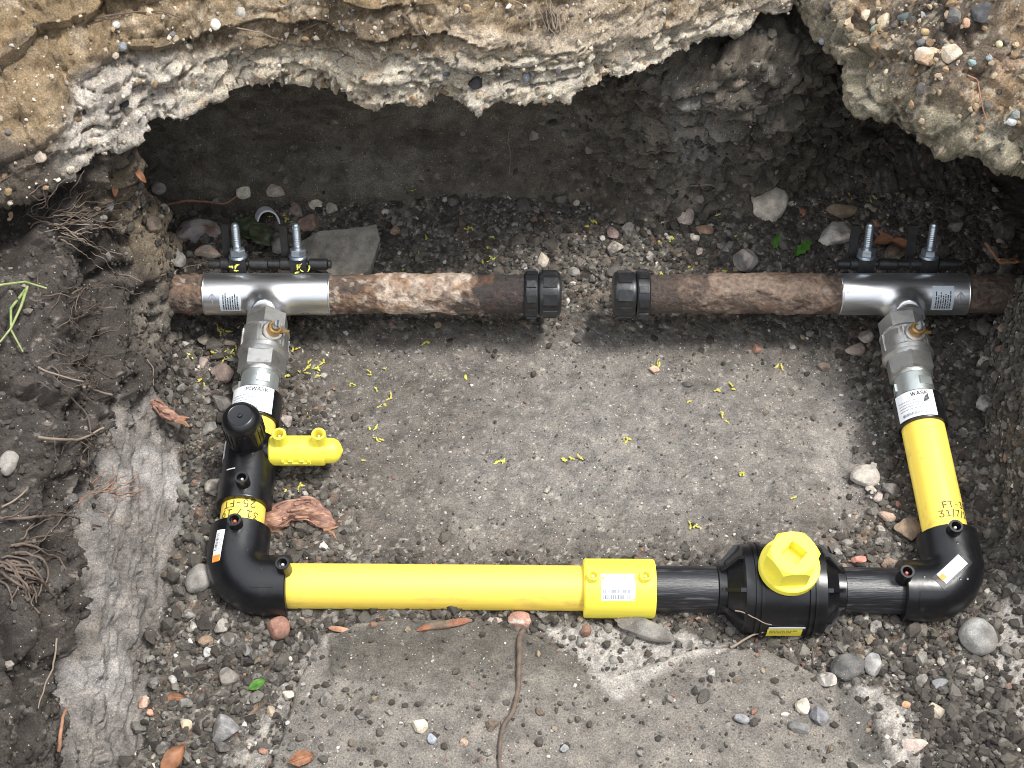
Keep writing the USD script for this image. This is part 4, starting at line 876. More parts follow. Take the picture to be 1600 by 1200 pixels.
STONES = [
 (1197, 313, 60, 62, (.47, .42, .35), 'large pale beige stone at the foot of the rear soil wall', PALE),
 (1305, 366, 64, 46, (.36, .33, .30), 'squarish stone, brown above and grey below, left of the right clamp bolts', BROWN),
 (1314, 328, 48, 28, (.17, .13, .09), 'brown wedge of brick right of the large pale beige stone', None),
 (1165, 402, 42, 48, (.27, .24, .22), 'grey pyramid-shaped stone just behind the right iron pipe', GREY),
 (1247, 331, 24, 18, (.30, .14, .09), 'small red brick crumb right of the large pale beige stone', None),
 (1236, 318, 16, 10, PALE, 'tiny pale chip between large beige stone and red crumb', None),
 (1068, 335, 30, 38, (.30, .24, .22), 'tall pinkish grey stone left of the large pale beige stone', PALE),
 (1101, 358, 30, 18, (.22, .145, .105), 'flat brown stone below the tall pinkish grey one', None),
 (1085, 371, 16, 16, PALE, 'small pale round stone below the flat brown one', None),
 (960, 388, 32, 28, (.34, .29, .25), 'pale stone with a dark hole, behind the gap between the iron pipes', GREY),
 (958, 362, 20, 24, (.19, .14, .125), 'dark reddish stone just behind the pale stone with a hole', None),
 (1094, 392, 12, 16, (.42, .34, .29), 'small pink oval pebble behind the right iron pipe', None),
 (1120, 426, 14, 12, RED, 'tiny brick red stone touching the right iron pipe', None),
 (849, 404, 18, 26, (.46, .40, .33), 'pale pointed stone behind the left pipe coupling', None),
 (618, 360, 18, 18, (.23, .165, .12), 'brown round pebble right of the large flat slab fragment', None),
 (314, 358, 76, 44, (.30, .27, .26), 'rounded stone with white and rusty patches in the left corner of the hollow', (.19, .12, .085)),
 (326, 394, 44, 22, (.35, .24, .19), 'orange pink flat chip under the patchy rounded stone', PALE),
 (383, 299, 26, 20, (.42, .38, .31), 'pale angular stone at the end of the orange root', None),
 (431, 295, 30, 24, (.30, .26, .22), 'lumpy brownish stone up the bank behind the plastic ring', None),
 (462, 328, 24, 28, (.25, .185, .155), 'reddish grey stone right of the white plastic ring', GREY),
 (483, 348, 34, 34, (.20, .14, .11), 'brown block behind the second clamp bolt', None),
 (496, 318, 28, 18, (.40, .37, .30), 'pale flat stone behind the brown block', None),
 (519, 325, 20, 18, (.29, .27, .22), 'greenish grey chip at the top right of the brown block', None),
 (408, 312, 22, 18, (.16, .15, .14), 'dark grey stone above the white plastic ring', None),
 (523, 358, 12, 14, PALE, 'small white pebble on the large flat slab fragment', None),
 (603, 330, 14, 14, (.34, .31, .28), 'small grey pebble near the wall foot right of the slab fragment', None),
 (351, 582, 44, 32, (.24, .185, .16), 'brown flat stone left of the left ball valve', None),
 (322, 530, 26, 20, (.30, .26, .21), 'tan flat stone below the left iron pipe end', None),
 (318, 565, 16, 24, (.30, .245, .22), 'pinkish upright stone left of the brown flat stone', None),
 (360, 535, 24, 14, (.28, .235, .20), 'small brown flat stone above the yellow blossom heap', None),
 (348, 628, 40, 32, (.18, .165, .15), 'large dark clod left of the labelled black sleeve', None),
 (371, 610, 16, 22, PALE, 'pale chip touching the left side of the labelled sleeve', None),
 (449, 657, 18, 22, (.37, .32, .29), 'pale pinkish stone right of the black tee cap', None),
 (1353, 525, 26, 22, (.38, .33, .30), 'pale lump left of the right ball valve, nearer the iron pipe', PALE),
 (1335, 545, 34, 24, (.36, .29, .25), 'pinkish angular stone left of the right ball valve', None),
 (1287, 571, 22, 14, (.22, .175, .14), 'flat brown pebble on the compact floor near the right valve', None),
 (1023, 578, 18, 14, (.50, .34, .25), 'small orange pebble below the gap in the iron pipes', None),
 (1074, 600, 20, 12, (.10, .095, .09), 'small dark pebble on the compact floor', None),
 (1350, 742, 46, 40, (.42, .38, .34), 'pale lump of concrete left of the right yellow pipe', PALE),
 (1373, 776, 18, 18, (.40, .33, .30), 'small pale stone below the pale lump of concrete', None),
 (1360, 765, 20, 14, PALE, 'whitish chip beside the pale lump of concrete', None),
 (1384, 807, 30, 18, (.38, .28, .22), 'pinkish flat stone above the brown block near the right elbow', None),
 (1418, 826, 46, 38, (.27, .20, .145), 'brown block wedged against the top of the right elbow', None),
 (1389, 880, 28, 20, (.28, .20, .15), 'brown stone against the black pipe left of the right elbow', None),
 (1341, 876, 26, 16, (.45, .21, .16), 'salmon pink brick crumb behind the black pipe', None),
 (1392, 762, 28, 30, (.20, .185, .17), 'dark grey stone between concrete lump and yellow pipe', None),
 (1310, 862, 16, 12, (.36, .34, .32), 'small grey stone right of the yellow hexagon cap', None),
 (1525, 990, 60, 56, (.27, .265, .25), 'large smooth grey cobble below the right elbow', GREY, .25),
 (312, 902, 44, 48, (.25, .235, .215), 'rounded grey stone half hidden left of the left elbow', GREY, .35),
 (435, 978, 38, 36, (.24, .13, .10), 'red brown stone below the left elbow', BROWN, .5),
 (346, 975, 24, 30, (.30, .275, .24), 'grey angular stone below the left elbow corner', None),
 (1255, 1101, 26, 28, (.62, .56, .45), 'cream white stone on the dark mortar lump', PALE),
 (1364, 1037, 32, 42, (.27, .265, .26), 'grey upright stone below the right black pipe', GREY),
 (1290, 1060, 34, 28, (.42, .38, .345), 'pale rough stone on the rim of the mortar lump', GREY),
 (1322, 1040, 56, 44, (.12, .115, .11), 'big dark clod above the pale rough stone', DARK, .5),
 (1281, 1118, 32, 30, (.20, .20, .21), 'bluish grey stone right of the cream white stone', None),
 (1248, 1135, 34, 22, (.18, .175, .17), 'dark grey stone below the cream white stone', None),
 (1157, 1123, 28, 16, (.22, .22, .23), 'flat bluish stone at the left of the gravelly mortar', None),
 (1428, 1162, 42, 26, (.45, .36, .32), 'pinkish white long stone near the bottom right', PALE),
 (1462, 1109, 28, 26, (.40, .35, .275), 'tan angular stone in the dark clods at lower right', None),
 (1415, 1100, 14, 13, (.50, .30, .18), 'small orange pebble in the rubble at lower right', None),
 (1440, 1060, 20, 18, (.24, .22, .20), 'small knobbly grey stone below the right elbow', None),
 (1468, 1066, 26, 20, (.21, .215, .225), 'bluish grey stone among the dark clods', None),
 (1538, 1058, 12, 10, (.55, .52, .48), 'small white pebble below the smooth grey cobble', None),
 (656, 1133, 28, 22, (.52, .45, .36), 'cream stone at the bottom centre beside a grey chip', PALE),
 (676, 1153, 16, 18, (.33, .35, .40), 'bluish chip below the cream stone', None),
 (725, 1160, 14, 12, (.45, .32, .24), 'tan chip right of the bluish chip', None),
 (880, 1170, 16, 14, (.30, .30, .31), 'small grey stone right of the brown root at the bottom', None),
 (1112, 1050, 14, 14, (.40, .38, .35), 'pale chip above the flat bluish stone', None),
 (814, 968, 44, 28, (.36, .20, .155), 'cracked reddish brick lump at the head of the brown root', PALE),
 (690, 976, 96, 14, (.30, .125, .075), 'long sliver of red brick along the edge of the mortar lump', BROWN),
 (536, 984, 46, 10, (.38, .21, .14), 'thin orange brown splinter under the yellow pipe', None),
 (915, 984, 18, 20, (.20, .115, .085), 'small brown stone below the yellow coupler', None),
 (1010, 978, 110, 34, (.15, .135, .12), 'flat dark layered rock below the scraped black pipe', GREY, .7),
 (770, 968, 36, 14, (.30, .245, .22), 'pinkish stone under the long yellow pipe', None),
 (352, 1135, 48, 46, (.24, .235, .235), 'big rough grey lump among the rubble at lower left', GREY, .7),
 (291, 1132, 20, 22, (.46, .37, .26), 'tan rounded stone left of the big rough grey lump', None),
 (357, 1055, 36, 30, (.20, .18, .16), 'dark rounded clod above the big rough grey lump', None),
 (226, 1094, 18, 24, (.55, .30, .22), 'salmon pink chip at the foot of the grey clay slope', PALE),
 (237, 1113, 13, 11, (.50, .24, .17), 'small salmon chip beside the salmon pink one', None),
 (272, 1062, 16, 18, (.45, .43, .40), 'whitish pebble by the foot of the clay slope', None),
 (322, 1000, 24, 18, (.24, .17, .12), 'brown rounded stone below the left elbow in the rubble', None),
 (324, 1018, 14, 20, (.42, .41, .40), 'white upright chip below the brown rounded stone', None),
 (452, 1085, 22, 18, (.50, .44, .36), 'cream chip left of the mortar lump edge', None),
 (425, 1110, 16, 20, (.42, .34, .25), 'tan chip below the cream chip', None),
 (248, 290, 24, 20, (.26, .24, .215), 'round grey pebble stuck in the soil pillar', None, .3),
 (171, 318, 12, 18, (.24, .245, .25), 'bluish pebble in the left bank below the concrete', None, .3),
 (150, 324, 14, 8, (.45, .36, .24), 'small cream chip left of the bluish pebble', None),
 (18, 333, 13, 18, (.55, .38, .23), 'orange tan chip on the dark bank at the left edge', None),
 (12, 720, 30, 44, (.24, .225, .205), 'smooth grey cobble in the bank at the left edge', None, .3),
 (62, 243, 22, 20, (.40, .33, .27), 'pinkish stone above the tangle of fine roots', None),
 (337, 36, 16, 18, (.62, .60, .53), 'white oval pebble in the brown layer above the concrete', None, .2),
 (376, 18, 16, 18, (.34, .32, .28), 'grey pebble right of the white oval pebble', None),
 (183, 38, 14, 11, (.42, .42, .40), 'pale grey pebble in the brown layer at upper left', None, .3),
 (190, 72, 14, 15, (.17, .18, .19), 'bluish grey pebble below the pale grey pebble', None, .3),
 (232, 15, 16, 16, (.42, .32, .23), 'tan pebble beside a thin root at the top', None),
 (190, 160, 22, 15, (.035, .037, .045), 'glossy black flint nodule in the pale concrete', None, .3),
 (744, 126, 26, 20, (.04, .04, .042), 'black flint set in the centre of the concrete face', None),
 (822, 118, 15, 20, (.12, .125, .145), 'dark blue pebble in the concrete right of the black flint', None, .3),
 (697, 115, 12, 8, (.06, .07, .09), 'tiny dark chip in the concrete left of the black flint', None),
 (1418, 28, 30, 20, (.085, .105, .105), 'dark teal stone lying on the gravelly block', None, .4),
 (1368, 44, 18, 15, (.20, .27, .23), 'pale green pebble left of the dark teal stone', None, .25),
 (1382, 32, 26, 28, (.45, .37, .26), 'tan and white flint chip above the pale green pebble', DARK),
 (1452, 84, 44, 36, (.48, .34, .23), 'large split tan flint on the gravelly block', PALE),
 (1486, 82, 34, 34, (.56, .45, .33), 'pale half of the split tan flint', PALE),
 (1530, 20, 32, 36, (.075, .075, .078), 'black angular stone at the top right', None),
 (1510, 34, 13, 18, (.40, .25, .17), 'orange brown pebble left of the black angular stone', None, .3),
 (1488, 24, 26, 28, (.13, .125, .12), 'dark grey stone left of the orange brown pebble', None),
 (1443, 24, 9, 22, (.24, .24, .24), 'slim upright grey stone right of the dark teal stone', None),
 (1445, 50, 14, 12, (.40, .29, .15), 'yellow brown pebble below the slim grey stone', None, .25),
 (1398, 82, 20, 18, (.10, .105, .12), 'dark bluish stone left of the split tan flint', None),
 (1560, 69, 12, 12, (.52, .46, .28), 'pale yellow pebble near the right edge', None, .25),
 (1545, 90, 11, 9, (.27, .32, .34), 'pale blue pebble near the right edge', None, .3),
 (1540, 106, 16, 9, (.22, .29, .27), 'turquoise chip below the pale blue pebble', None),
 (1518, 98, 14, 12, (.20, .26, .26), 'grey green chip left of the turquoise chip', None),
 (1580, 190, 16, 14, (.42, .43, .43), 'pale grey pebble low on the gravelly block', None, .3),
 (1286, 62, 12, 13, (.30, .33, .36), 'light blue pebble in the mossy flank of the gravelly block', None, .3),
]
for s_ in STONES:
    stone(s_[0], s_[1], s_[2], s_[3], s_[4], s_[5], 'pebble' if 'pebble' in s_[5] else 'stone', s_[6], s_[7] if len(s_) > 7 else .85, yaw=RNG.uniform(-.3, .3), name='pebble' if 'pebble' in s_[5] else 'stone')
# flat slab fragment behind the left pipe
out = np.array([(468, 384), (500, 366), (560, 358), (588, 352), (594, 372), (578, 412), (560, 426), (520, 430), (506, 416), (480, 408)], float)
base, _ = G(535, 400); W_ = np.array([U(a_, b__, base[2] + .03) for a_, b__ in out])
ply = shapely.Polygon(W_[:, :2]).buffer(.004).buffer(-.004)
m = trimesh.creation.extrude_polygon(ply, .016, engine='earcut'); v_s, f_s = trimesh.remesh.subdivide_to_size(m.vertices, m.faces, .006); m = trimesh.Trimesh(v_s, f_s, process=True)
m.vertices += m.vertex_normals * (.006 * fbm(m.vertices * 40, 4, 3))[:, None]; cx = m.vertices.mean(0)
m.vertices[:, 2] += (m.vertices[:, 1] - cx[1]) * .18 - (m.vertices[:, 0] - cx[0]) * .1
m.vertices -= [cx[0], cx[1], 0]; t_ = put('slab_fragment', m, M['stone'], smooth=True, label='large flat grey slab fragment behind the left iron pipe', cat='slab fragment', tint=stone_tint(m, (.19, .175, .15), 4, (.25, .23, .20)))
UsdGeom.Xformable(t_).AddTranslateOp().Set(Gf.Vec3d(cx[0], cx[1], float(base[2] + .012)))

# landmarks for telling look-alike pieces apart
import re as _re
def short(t): return _re.split(r' (?:at|below|left|right|behind|in|on|under|above|lying|stuck|set|just|between|by|among|beside|touching|near|low|wedged|against|along|with|half|of|below) ', t)[0]
_sh = {}
for s_ in STONES: _sh.setdefault(short(s_[5]), []).append((s_[0], s_[1]))
LAND = [('the ' + k, v[0]) for k, v in _sh.items() if len(v) == 1 and len(k.split()) <= 5]
LAND += [('the left elbow', (370, 900)), ('the right elbow', (1480, 910)), ('the yellow hexagon cap', (1235, 870)), ('the yellow coupler', (966, 915)), ('the right ball valve', (1416, 530)), ('the left ball valve', (412, 530)), ('the yellow end plug', (515, 702)), ('the round black tee cap', (382, 660)), ('the left pipe coupling', (848, 465)), ('the right pipe coupling', (985, 470)), ('the white plastic ring', (418, 340)), ('the big slab fragment', (540, 390)), ('the shaggy root chunk', (470, 810)), ('the bright green leaf', (1252, 392)), ('the small green leaf', (402, 1071)), ('the long brown root', (808, 1090)), ('the left steel clamp', (420, 455)), ('the right steel clamp', (1410, 455)), ('the black sleeve on the right', (1432, 630))]
_taken = set()
def direction(dx, dy):
    k = int(((math.degrees(math.atan2(-dy, dx)) + 382.5) % 360) // 45)
    return ['right of', 'up and right of', 'above', 'up and left of', 'left of', 'down and left of', 'below', 'down and right of'][k]
def single_out(head, px, py):
    d_ = sorted((math.hypot(px - q[0], py - q[1]), n_, q) for n_, q in LAND)[:7]
    for dist, n_, q in d_:
        if dist < 6: continue
        t = f"{head} {'close ' if dist < 40 else 'well ' if dist > 85 else ''}{direction(px - q[0], py - q[1])} {n_}"
        if t not in _taken and len(t.split()) <= 16: _taken.add(t); return t
    return None

# countable loose stones of the rubble
kinds = [('grey', (.21, .20, .185)), ('brown', (.17, .13, .10)), ('pale', (.33, .305, .265)), ('dark', (.085, .078, .07)), ('reddish', (.25, .135, .10))]
zones = {'rear': ('on the dark strip behind the iron pipes', gate['rear'] * (1 - gate['bank']) * (GPY < 440) * (GPY > 300)),
         'right': ('in the rubble beside the right yellow pipe', gate['coarse'] * (GPX > 1320) * (GPX < 1570) * (GPY > 500) * (GPY < 860) * (1 - gate['bankr'])),
         'lower_left': ('in the rubble below the left elbow', gate['coarse'] * (1 - gate['bank']) * (GPX < 520) * (GPY > 950)),
         'lower_right': ('in the rubble below the right elbow', gate['coarse'] * (1 - gate['darkr']) * (1 - gate['pale4']) * (GPX > 1230) * (GPY > 960)),
         'leg': ('in the rubble left of the left leg', gate['coarse'] * (1 - gate['bank']) * (GPX < 370) * (GPY > 500) * (GPY < 900)),
         'lump': ('scattered on the mortar lump in front', gate['lump'] * (GPY > 1080) * (1 - gate['mortar'])),
         'front': ('along the ground under the front pipe', gate['coarse'] * (GPX > 450) * (GPX < 1300) * (GPY > 940) * (GPY < 1040)),
         'floor': ('pressed into the compact pit floor', gate['compact'])}
counts = dict(rear=66, right=52, lower_left=46, lower_right=38, leg=22, lump=30, front=24, floor=8)
pl = [np.array(p) for p in PLACED]
for zn, (txt, wgt) in zones.items():
    wgt = np.where((GPX > 0) & (GPX < 1600) & (GPY > 0) & (GPY < 1200), wgt, 0); cum = np.cumsum(wgt); got = 0; tries = 0
    while got < counts[zn] and tries < 3000:
        tries += 1
        i = int(np.searchsorted(cum, RNG.random() * cum[-1])); a_, b__ = GPX[i], GPY[i]
        sz = float(np.clip(RNG.lognormal(math.log(13), .38), 9, 30)) * {'floor': .8, 'rear': 1.35, 'right': 1.2}.get(zn, 1)
        if any((a_ - q[0]) ** 2 + (b__ - q[1]) ** 2 < (.8 * (q[2] + sz / 2)) ** 2 for q in pl): continue
        kk = int(RNG.choice(5, p=[.40, .18, .14, .22, .06])); nm, cc = kinds[kk]
        stone(a_, b__, sz * RNG.uniform(.9, 1.3), sz * RNG.uniform(.7, 1), np.array(cc) * RNG.uniform(.8, 1.2), single_out(f'small {nm} stone', a_, b__) or f'small {nm} stone {txt}', 'stone', (.105, .094, .082), RNG.uniform(.7, 1.0), .3, RNG.uniform(0, 6), f'small {nm} stones {txt}')
        pl.append(np.array(PLACED[-1])); got += 1

# gravel and crumbs nobody could count
def gravel(name, Vs, Ns, wgt, n, med, sig, mx, palette, probs, seed, label, cat, squash=.7):
    r = np.random.default_rng(seed); cum = np.cumsum(wgt)
    i = np.searchsorted(cum, r.random(n) * cum[-1]); ico = trimesh.creation.icosahedron(); iv, if_ = np.array(ico.vertices), np.array(ico.faces)
    size = np.clip(r.lognormal(math.log(med), sig, n), med * .35, mx)
    jit = iv[None] * r.uniform(.6, 1.25, (n, 12, 1)) * (r.uniform(.65, 1.2, (n, 1, 3)) * [1, 1, squash])
    yaw = r.random(n) * 6.283; c, s = np.cos(yaw), np.sin(yaw)
    Q = np.stack([jit[..., 0] * c[:, None] - jit[..., 1] * s[:, None], jit[..., 0] * s[:, None] + jit[..., 1] * c[:, None], jit[..., 2]], -1) * size[:, None, None]
    nn = Ns[i]; base_ = Vs[i] + r.normal(size=(n, 3)) * .0012
    h = np.tile([1., 0, 0], (n, 1)); u = h - nn * (h * nn).sum(1)[:, None]; u /= np.linalg.norm(u, axis=1)[:, None] + 1e-9; w_ = np.cross(nn, u)
    Pq = base_[:, None] + Q[..., :1] * u[:, None] + Q[..., 1:2] * w_[:, None] + (Q[..., 2:] + (size * .25)[:, None, None]) * nn[:, None]
    Fq = if_[None] + (np.arange(n) * 12)[:, None, None]
    k = r.choice(len(palette), n, p=probs); cc = np.array(palette)[k] * r.uniform(.7, 1.3, (n, 1))
    m = trimesh.Trimesh(Pq.reshape(-1, 3), Fq.reshape(-1, 3), process=False)
    return put(name, m, M['stone'], smooth=False, label=label, cat=cat, kind='stuff', tint=np.repeat(np.clip(cc, .01, .9), 12, 0))
inpic = ((GPX > -20) & (GPX < 1620) & (GPY > -20) & (GPY < 1220)).astype(float)
PAL = [(.060, .053, .045), (.092, .083, .072), (.16, .15, .135), (.22, .175, .125), (.22, .125, .095), (.44, .41, .37)]
gravel('gravel', GV, GN, inpic * (1 - .75 * gate['pale']) * (1 - .8 * gate['darkr']) * (1 - .8 * gate['pale4']) * (gate['coarse'] * (1 - gate['bank']) * (1 - .6 * gate['compact']) * 1.0 + .20 * gate['lump'] * (1 - .6 * gate['mortar'])), 26000, .0023, .50, .0075, PAL, [.42, .28, .18, .05, .02, .05], 71, 'loose grey brown gravel and crumbs over the pit floor', 'gravel')
gravel('soil_clods', GV, GN, inpic * (1 - .8 * gate['pale']) * (gate['coarse'] * (1 - gate['bank']) * (1 - gate['compact']) ** 2 * (.6 + gate['darkr'] * 2)), 8500, .0052, .40, .013, [(.052, .045, .039), (.078, .070, .060), (.115, .105, .092), (.17, .158, .14)], [.42, .33, .17, .08], 70, 'crumbly dark clods of soil lying thick over the rubble', 'soil clods')
gravel('grit', GV, GN, inpic * (gate['compact'] + .30 * gate['lump']), 6500, .0010, .45, .0030, PAL, [.25, .22, .20, .08, .05, .20], 72, 'fine pale and dark grit pressed into the compact pit floor', 'grit')
gravel('soil_crumbs', GV, GN, inpic * (gate['bank'] * (1 - gate['clay']) + .5 * gate['bankr'] * (1 - gate['pale4']) + gate['darkr'] * 5), 6000, .0022, .55, .008, [(.046, .040, .035), (.062, .055, .048), (.090, .080, .070), (.20, .175, .15)], [.52, .35, .10, .03], 73, 'dark crumbs of soil on the steep banks beside the pit', 'soil crumbs')
wm = (wpx > 0) & (wpx < 1600) & (wpy > 0) & (wpy < 420)
gravel('wall_crumbs', W2, WN, wm * (.12 + rr), 3500, .0024, .6, .010, [(.062, .054, .046), (.10, .09, .08), (.16, .145, .125), (.28, .25, .22)], [.5, .32, .13, .05], 74, 'crumbs and small stones stuck in the rear soil wall', 'soil crumbs')
rpx, rpy = project(RV2)
gravel('block_pebbles', RV2, RN, ((rpx < 1620) & (rpy > -20) & (rpy < 300) & (pzr > .04)).astype(float), 420, .0026, .6, .0085, [(.25, .17, .10), (.36, .28, .19), (.10, .09, .085), (.20, .21, .20), (.46, .39, .29)], [.44, .27, .18, .04, .07], 75, 'small mixed pebbles set in the gravelly block at upper right', 'pebbles')
spx, spy = project(SV2)
gravel('slab_grit', SV2, SN, ((spx > -20) & (spy > -20) & (spy < 340) & (tv > .44)).astype(float), 1300, .0020, .55, .006, [(.47, .41, .33), (.33, .27, .20), (.24, .17, .10), (.12, .11, .11), (.58, .54, .47)], [.36, .27, .20, .05, .12], 76, 'grit and pebbles sticking out of the broken concrete face', 'grit')

# ------------------------------------------------------------------ roots, twigs and grass
def strand(pts_px, r0, r1, lift=.004, wob=.003, n=None, seed=0):
    rr_ = np.random.default_rng(seed + 900); pts = []
    for a_, b__ in pts_px:
        p, nn = G(a_, b__, 5); pts.append(p + nn * lift)
    pts = np.array(pts); s = np.concatenate([[0], np.cumsum(np.linalg.norm(np.diff(pts, axis=0), axis=1))]); n = n or max(8, int(s[-1] / .006))
    sn = np.linspace(0, s[-1], n); P_ = np.stack([PchipInterpolator(s, pts[:, k])(sn) for k in range(3)], 1)
    P_ += np.stack([fbm(np.stack([sn * 60, 0 * sn + seed * 3.1, 0 * sn + k * 7], 1), 3, seed % 50) for k in range(3)], 1) * wob * 2
    return sweep(P_, np.linspace(r0, r1, n), 6)
def root(pts, r0, r1, m, label, cat='root', name='root', **k):
    mm_ = strand(pts, r0, r1, seed=int(pts[0][0] * 3 + pts[0][1]), **k); c = mm_.vertices[0].copy()
    th = put(name, trimesh.Trimesh(mm_.vertices - c, mm_.faces, process=False), M[m], smooth=True, label=label, cat=cat)
    UsdGeom.Xformable(th).AddTranslateOp().Set(Gf.Vec3d(*map(float, c))); return th
root([(818, 985), (812, 1005), (810, 1060), (803, 1110), (786, 1140), (782, 1170), (784, 1210)], .0042, .0026, 'root', 'brown root running down the mortar lump at the bottom centre')
root([(798, 195), (794, 215), (797, 240), (795, 268)], .0009, .0006, 'paleroot', 'thin hair root dangling on the rear wall', wob=.004)
root([(1056, 294), (1080, 288), (1105, 286), (1122, 293)], .0014, .001, 'paleroot', 'pale root along the foot of the rear wall')
root([(1527, 410), (1540, 425), (1552, 440), (1575, 440), (1605, 428)], .0030, .0018, 'orangeroot', 'orange pink root sticking out at the right of the right clamp', lift=.05)
root([(262, 318), (300, 312), (345, 316), (372, 304)], .0022, .0014, 'orangeroot', 'orange root in the left corner of the hollow')
root([(322, 226), (316, 260), (318, 290), (340, 335)], .0012, .0007, 'root', 'thin brown root hanging in the left corner of the hollow', wob=.008)
root([(250, 430), (280, 420), (330, 412)], .0009, .0006, 'paleroot', 'fine pale root beside the left clamp')
root([(54, 689), (90, 690), (120, 683), (153, 675)], .0020, .0014, 'paleroot', 'pale root stub lying across the dark bank', lift=.010)
root([(122, 609), (145, 611), (164, 618)], .0020, .0016, 'paleroot', 'short pale root stub above the grey clay slope', lift=.010)
root([(95, 615), (120, 640), (132, 668), (136, 690)], .0012, .0008, 'root', 'thin brown root curving down the dark bank', lift=.008)
root([(55, 580), (85, 590), (120, 600)], .0014, .0008, 'paleroot', 'thin pale root near the top of the dark bank', lift=.010)
root([(222, 562), (232, 580), (236, 605)], .0009, .0006, 'paleroot', 'hair root on the soil above the wooden stub', lift=.006)
root([(82, 1172), (88, 1140), (100, 1106)], .0026, .0016, 'orangeroot', 'orange brown twig on the bank at lower left', lift=.008)
root([(79, 1000), (72, 1045), (60, 1075), (50, 1110)], .0014, .0008, 'paleroot', 'straight pale root on the bank at lower left', lift=.008)
root([(0, 815), (50, 812), (95, 808), (120, 818), (150, 824)], .0020, .0010, 'root', 'brown root crossing the bank above the fan of roots', lift=.010)
root([(118, 790), (150, 770), (190, 772), (215, 768)], .0012, .0007, 'orangeroot', 'fine orange root at the top of the clay slope', lift=.006)
root([(0, 795), (20, 785), (38, 770)], .0014, .001, 'paleroot', 'small pale root at the left edge of the bank', lift=.010)
root([(1141, 968), (1165, 976), (1180, 990), (1195, 996)], .0009, .0007, 'paleroot', 'thin zigzag twig leaning on the valve body', lift=.055, wob=.005)
root([(1140, 1022), (1160, 1010), (1180, 997), (1192, 992)], .0020, .0012, 'paleroot', 'pale twig lying below the yellow valve label', lift=.02)
root([(500, 36), (470, 47), (440, 52)], .0012, .0008, 'root', 'thin brown root on the tan layer above the concrete')
root([(130, 30), (190, 22), (235, 18), (285, 30)], .0016, .0009, 'root', 'brown root across the earth at the top left')
root([(350, 38), (410, 52), (455, 68)], .0012, .0007, 'paleroot', 'pale root right of the white oval pebble')
root([(628, 22), (650, 42), (675, 72)], .0026, .0014, 'root', 'slanting brown root on the tan layer at the top')
root([(655, 25), (662, 45), (676, 80)], .0012, .0007, 'root', 'thin root beside the slanting brown root')
root([(800, 0), (829, 25), (828, 40)], .0010, .0008, 'paleroot', 'thin stalk left of the white root tuft')
root([(1510, 118), (1525, 125), (1530, 150), (1542, 190)], .0012, .0008, 'orangeroot', 'reddish root winding over the gravelly block')
root([(1560, 235), (1580, 222), (1600, 205)], .0010, .0008, 'root', 'thin dark root at the right edge of the block')
root([(1272, 1000), (1268, 1020), (1272, 1040)], .0014, .001, 'root', 'short dark root below the valve at the front')
root([(405, 505), (420, 498), (434, 492)], .0004, .0003, 'root', 'hair root by the left valve', lift=.03) if False else None
def tuft(name, label, cat, strands, r0, r1, m, lift, wob, seed):
    ms = [strand(s_, r0 * RNG.uniform(.6, 1.2), r1, lift=lift * RNG.uniform(.4, 1.4), wob=wob, seed=seed + k) for k, s_ in enumerate(strands)]
    mm_ = cat_mesh(ms); c = mm_.vertices[0].copy(); mm_.vertices -= c
    t_ = put(name, mm_, M[m], smooth=True, label=label, cat=cat); UsdGeom.Xformable(t_).AddTranslateOp().Set(Gf.Vec3d(*map(float, c)))
def spray(cx_, cy_, a0, a1, l0, l1, n, bend=.5, jit=9, drop=None):
    out_ = []
    for _ in range(n):
        an = RNG.uniform(a0, a1); L_ = RNG.uniform(l0, l1); b = RNG.uniform(-bend, bend) if drop is None else RNG.uniform(*drop); pts = []; ox, oy = RNG.normal(size=2) * jit; px_, py_ = cx_ + ox, cy_ + oy
        for q in np.linspace(0, 1, 5): pts.append((px_, py_)); t_ = math.radians(an) + b * q + RNG.normal() * .18; px_ += L_ / 4 * math.cos(t_); py_ -= L_ / 4 * math.sin(t_)
        out_.append(pts)
    return out_
tuft('root_fan', 'fan of thick brown roots drooping from the bank at the left edge', 'roots', spray(2, 885, -25, 25, 50, 100, 18, 0, 16, (-2.4, -.9)), .0019, .0010, 'root', .006, .005, 10)
tuft('root_tangle', 'tangle of fine greyish roots under the left end of the concrete', 'roots', spray(45, 335, 10, 75, 40, 120, 12, .7, 20) + spray(95, 330, -20, 45, 40, 110, 10, .6, 20), .0010, .0005, 'root', .008, .006, 40)
tuft('root_tangle', 'web of long fine pale roots on the bank below the concrete', 'roots', spray(75, 345, -25, 20, 60, 130, 8, .5, 18) + spray(95, 380, -40, 30, 40, 110, 7, .6, 22), .0009, .0005, 'paleroot', .010, .006, 70)
tuft('root_tangle', 'nest of thin brown roots high on the dark bank by the grass blades', 'roots', spray(110, 475, -140, 60, 25, 75, 14, 1.0, 26), .0009, .0005, 'root', .010, .006, 100)
tuft('root_tangle', 'spray of thin orange roots at the crack beside the clay slope', 'roots', spray(150, 775, -60, 70, 20, 60, 9, .8, 16), .0007, .0004, 'orangeroot', .006, .006, 130)
tuft('root_tangle', 'loose brown roots above the fan of thick roots', 'roots', spray(40, 835, -10, 50, 30, 100, 8, .7, 24), .0011, .0006, 'root', .010, .006, 160)
tuft('root_tangle', 'scattered fine roots in the middle of the dark bank', 'roots', spray(85, 585, -70, 30, 20, 80, 16, .9, 26) + spray(110, 690, -150, 40, 20, 60, 12, .9, 26), .0008, .0004, 'root', .009, .007, 190)
tuft('root_tuft', 'tuft of whitish dry roots at the top edge of the picture', 'roots', spray(866, 40, 60, 120, 25, 60, 16, .5), .0010, .0006, 'paleroot', .010, .004, 220)
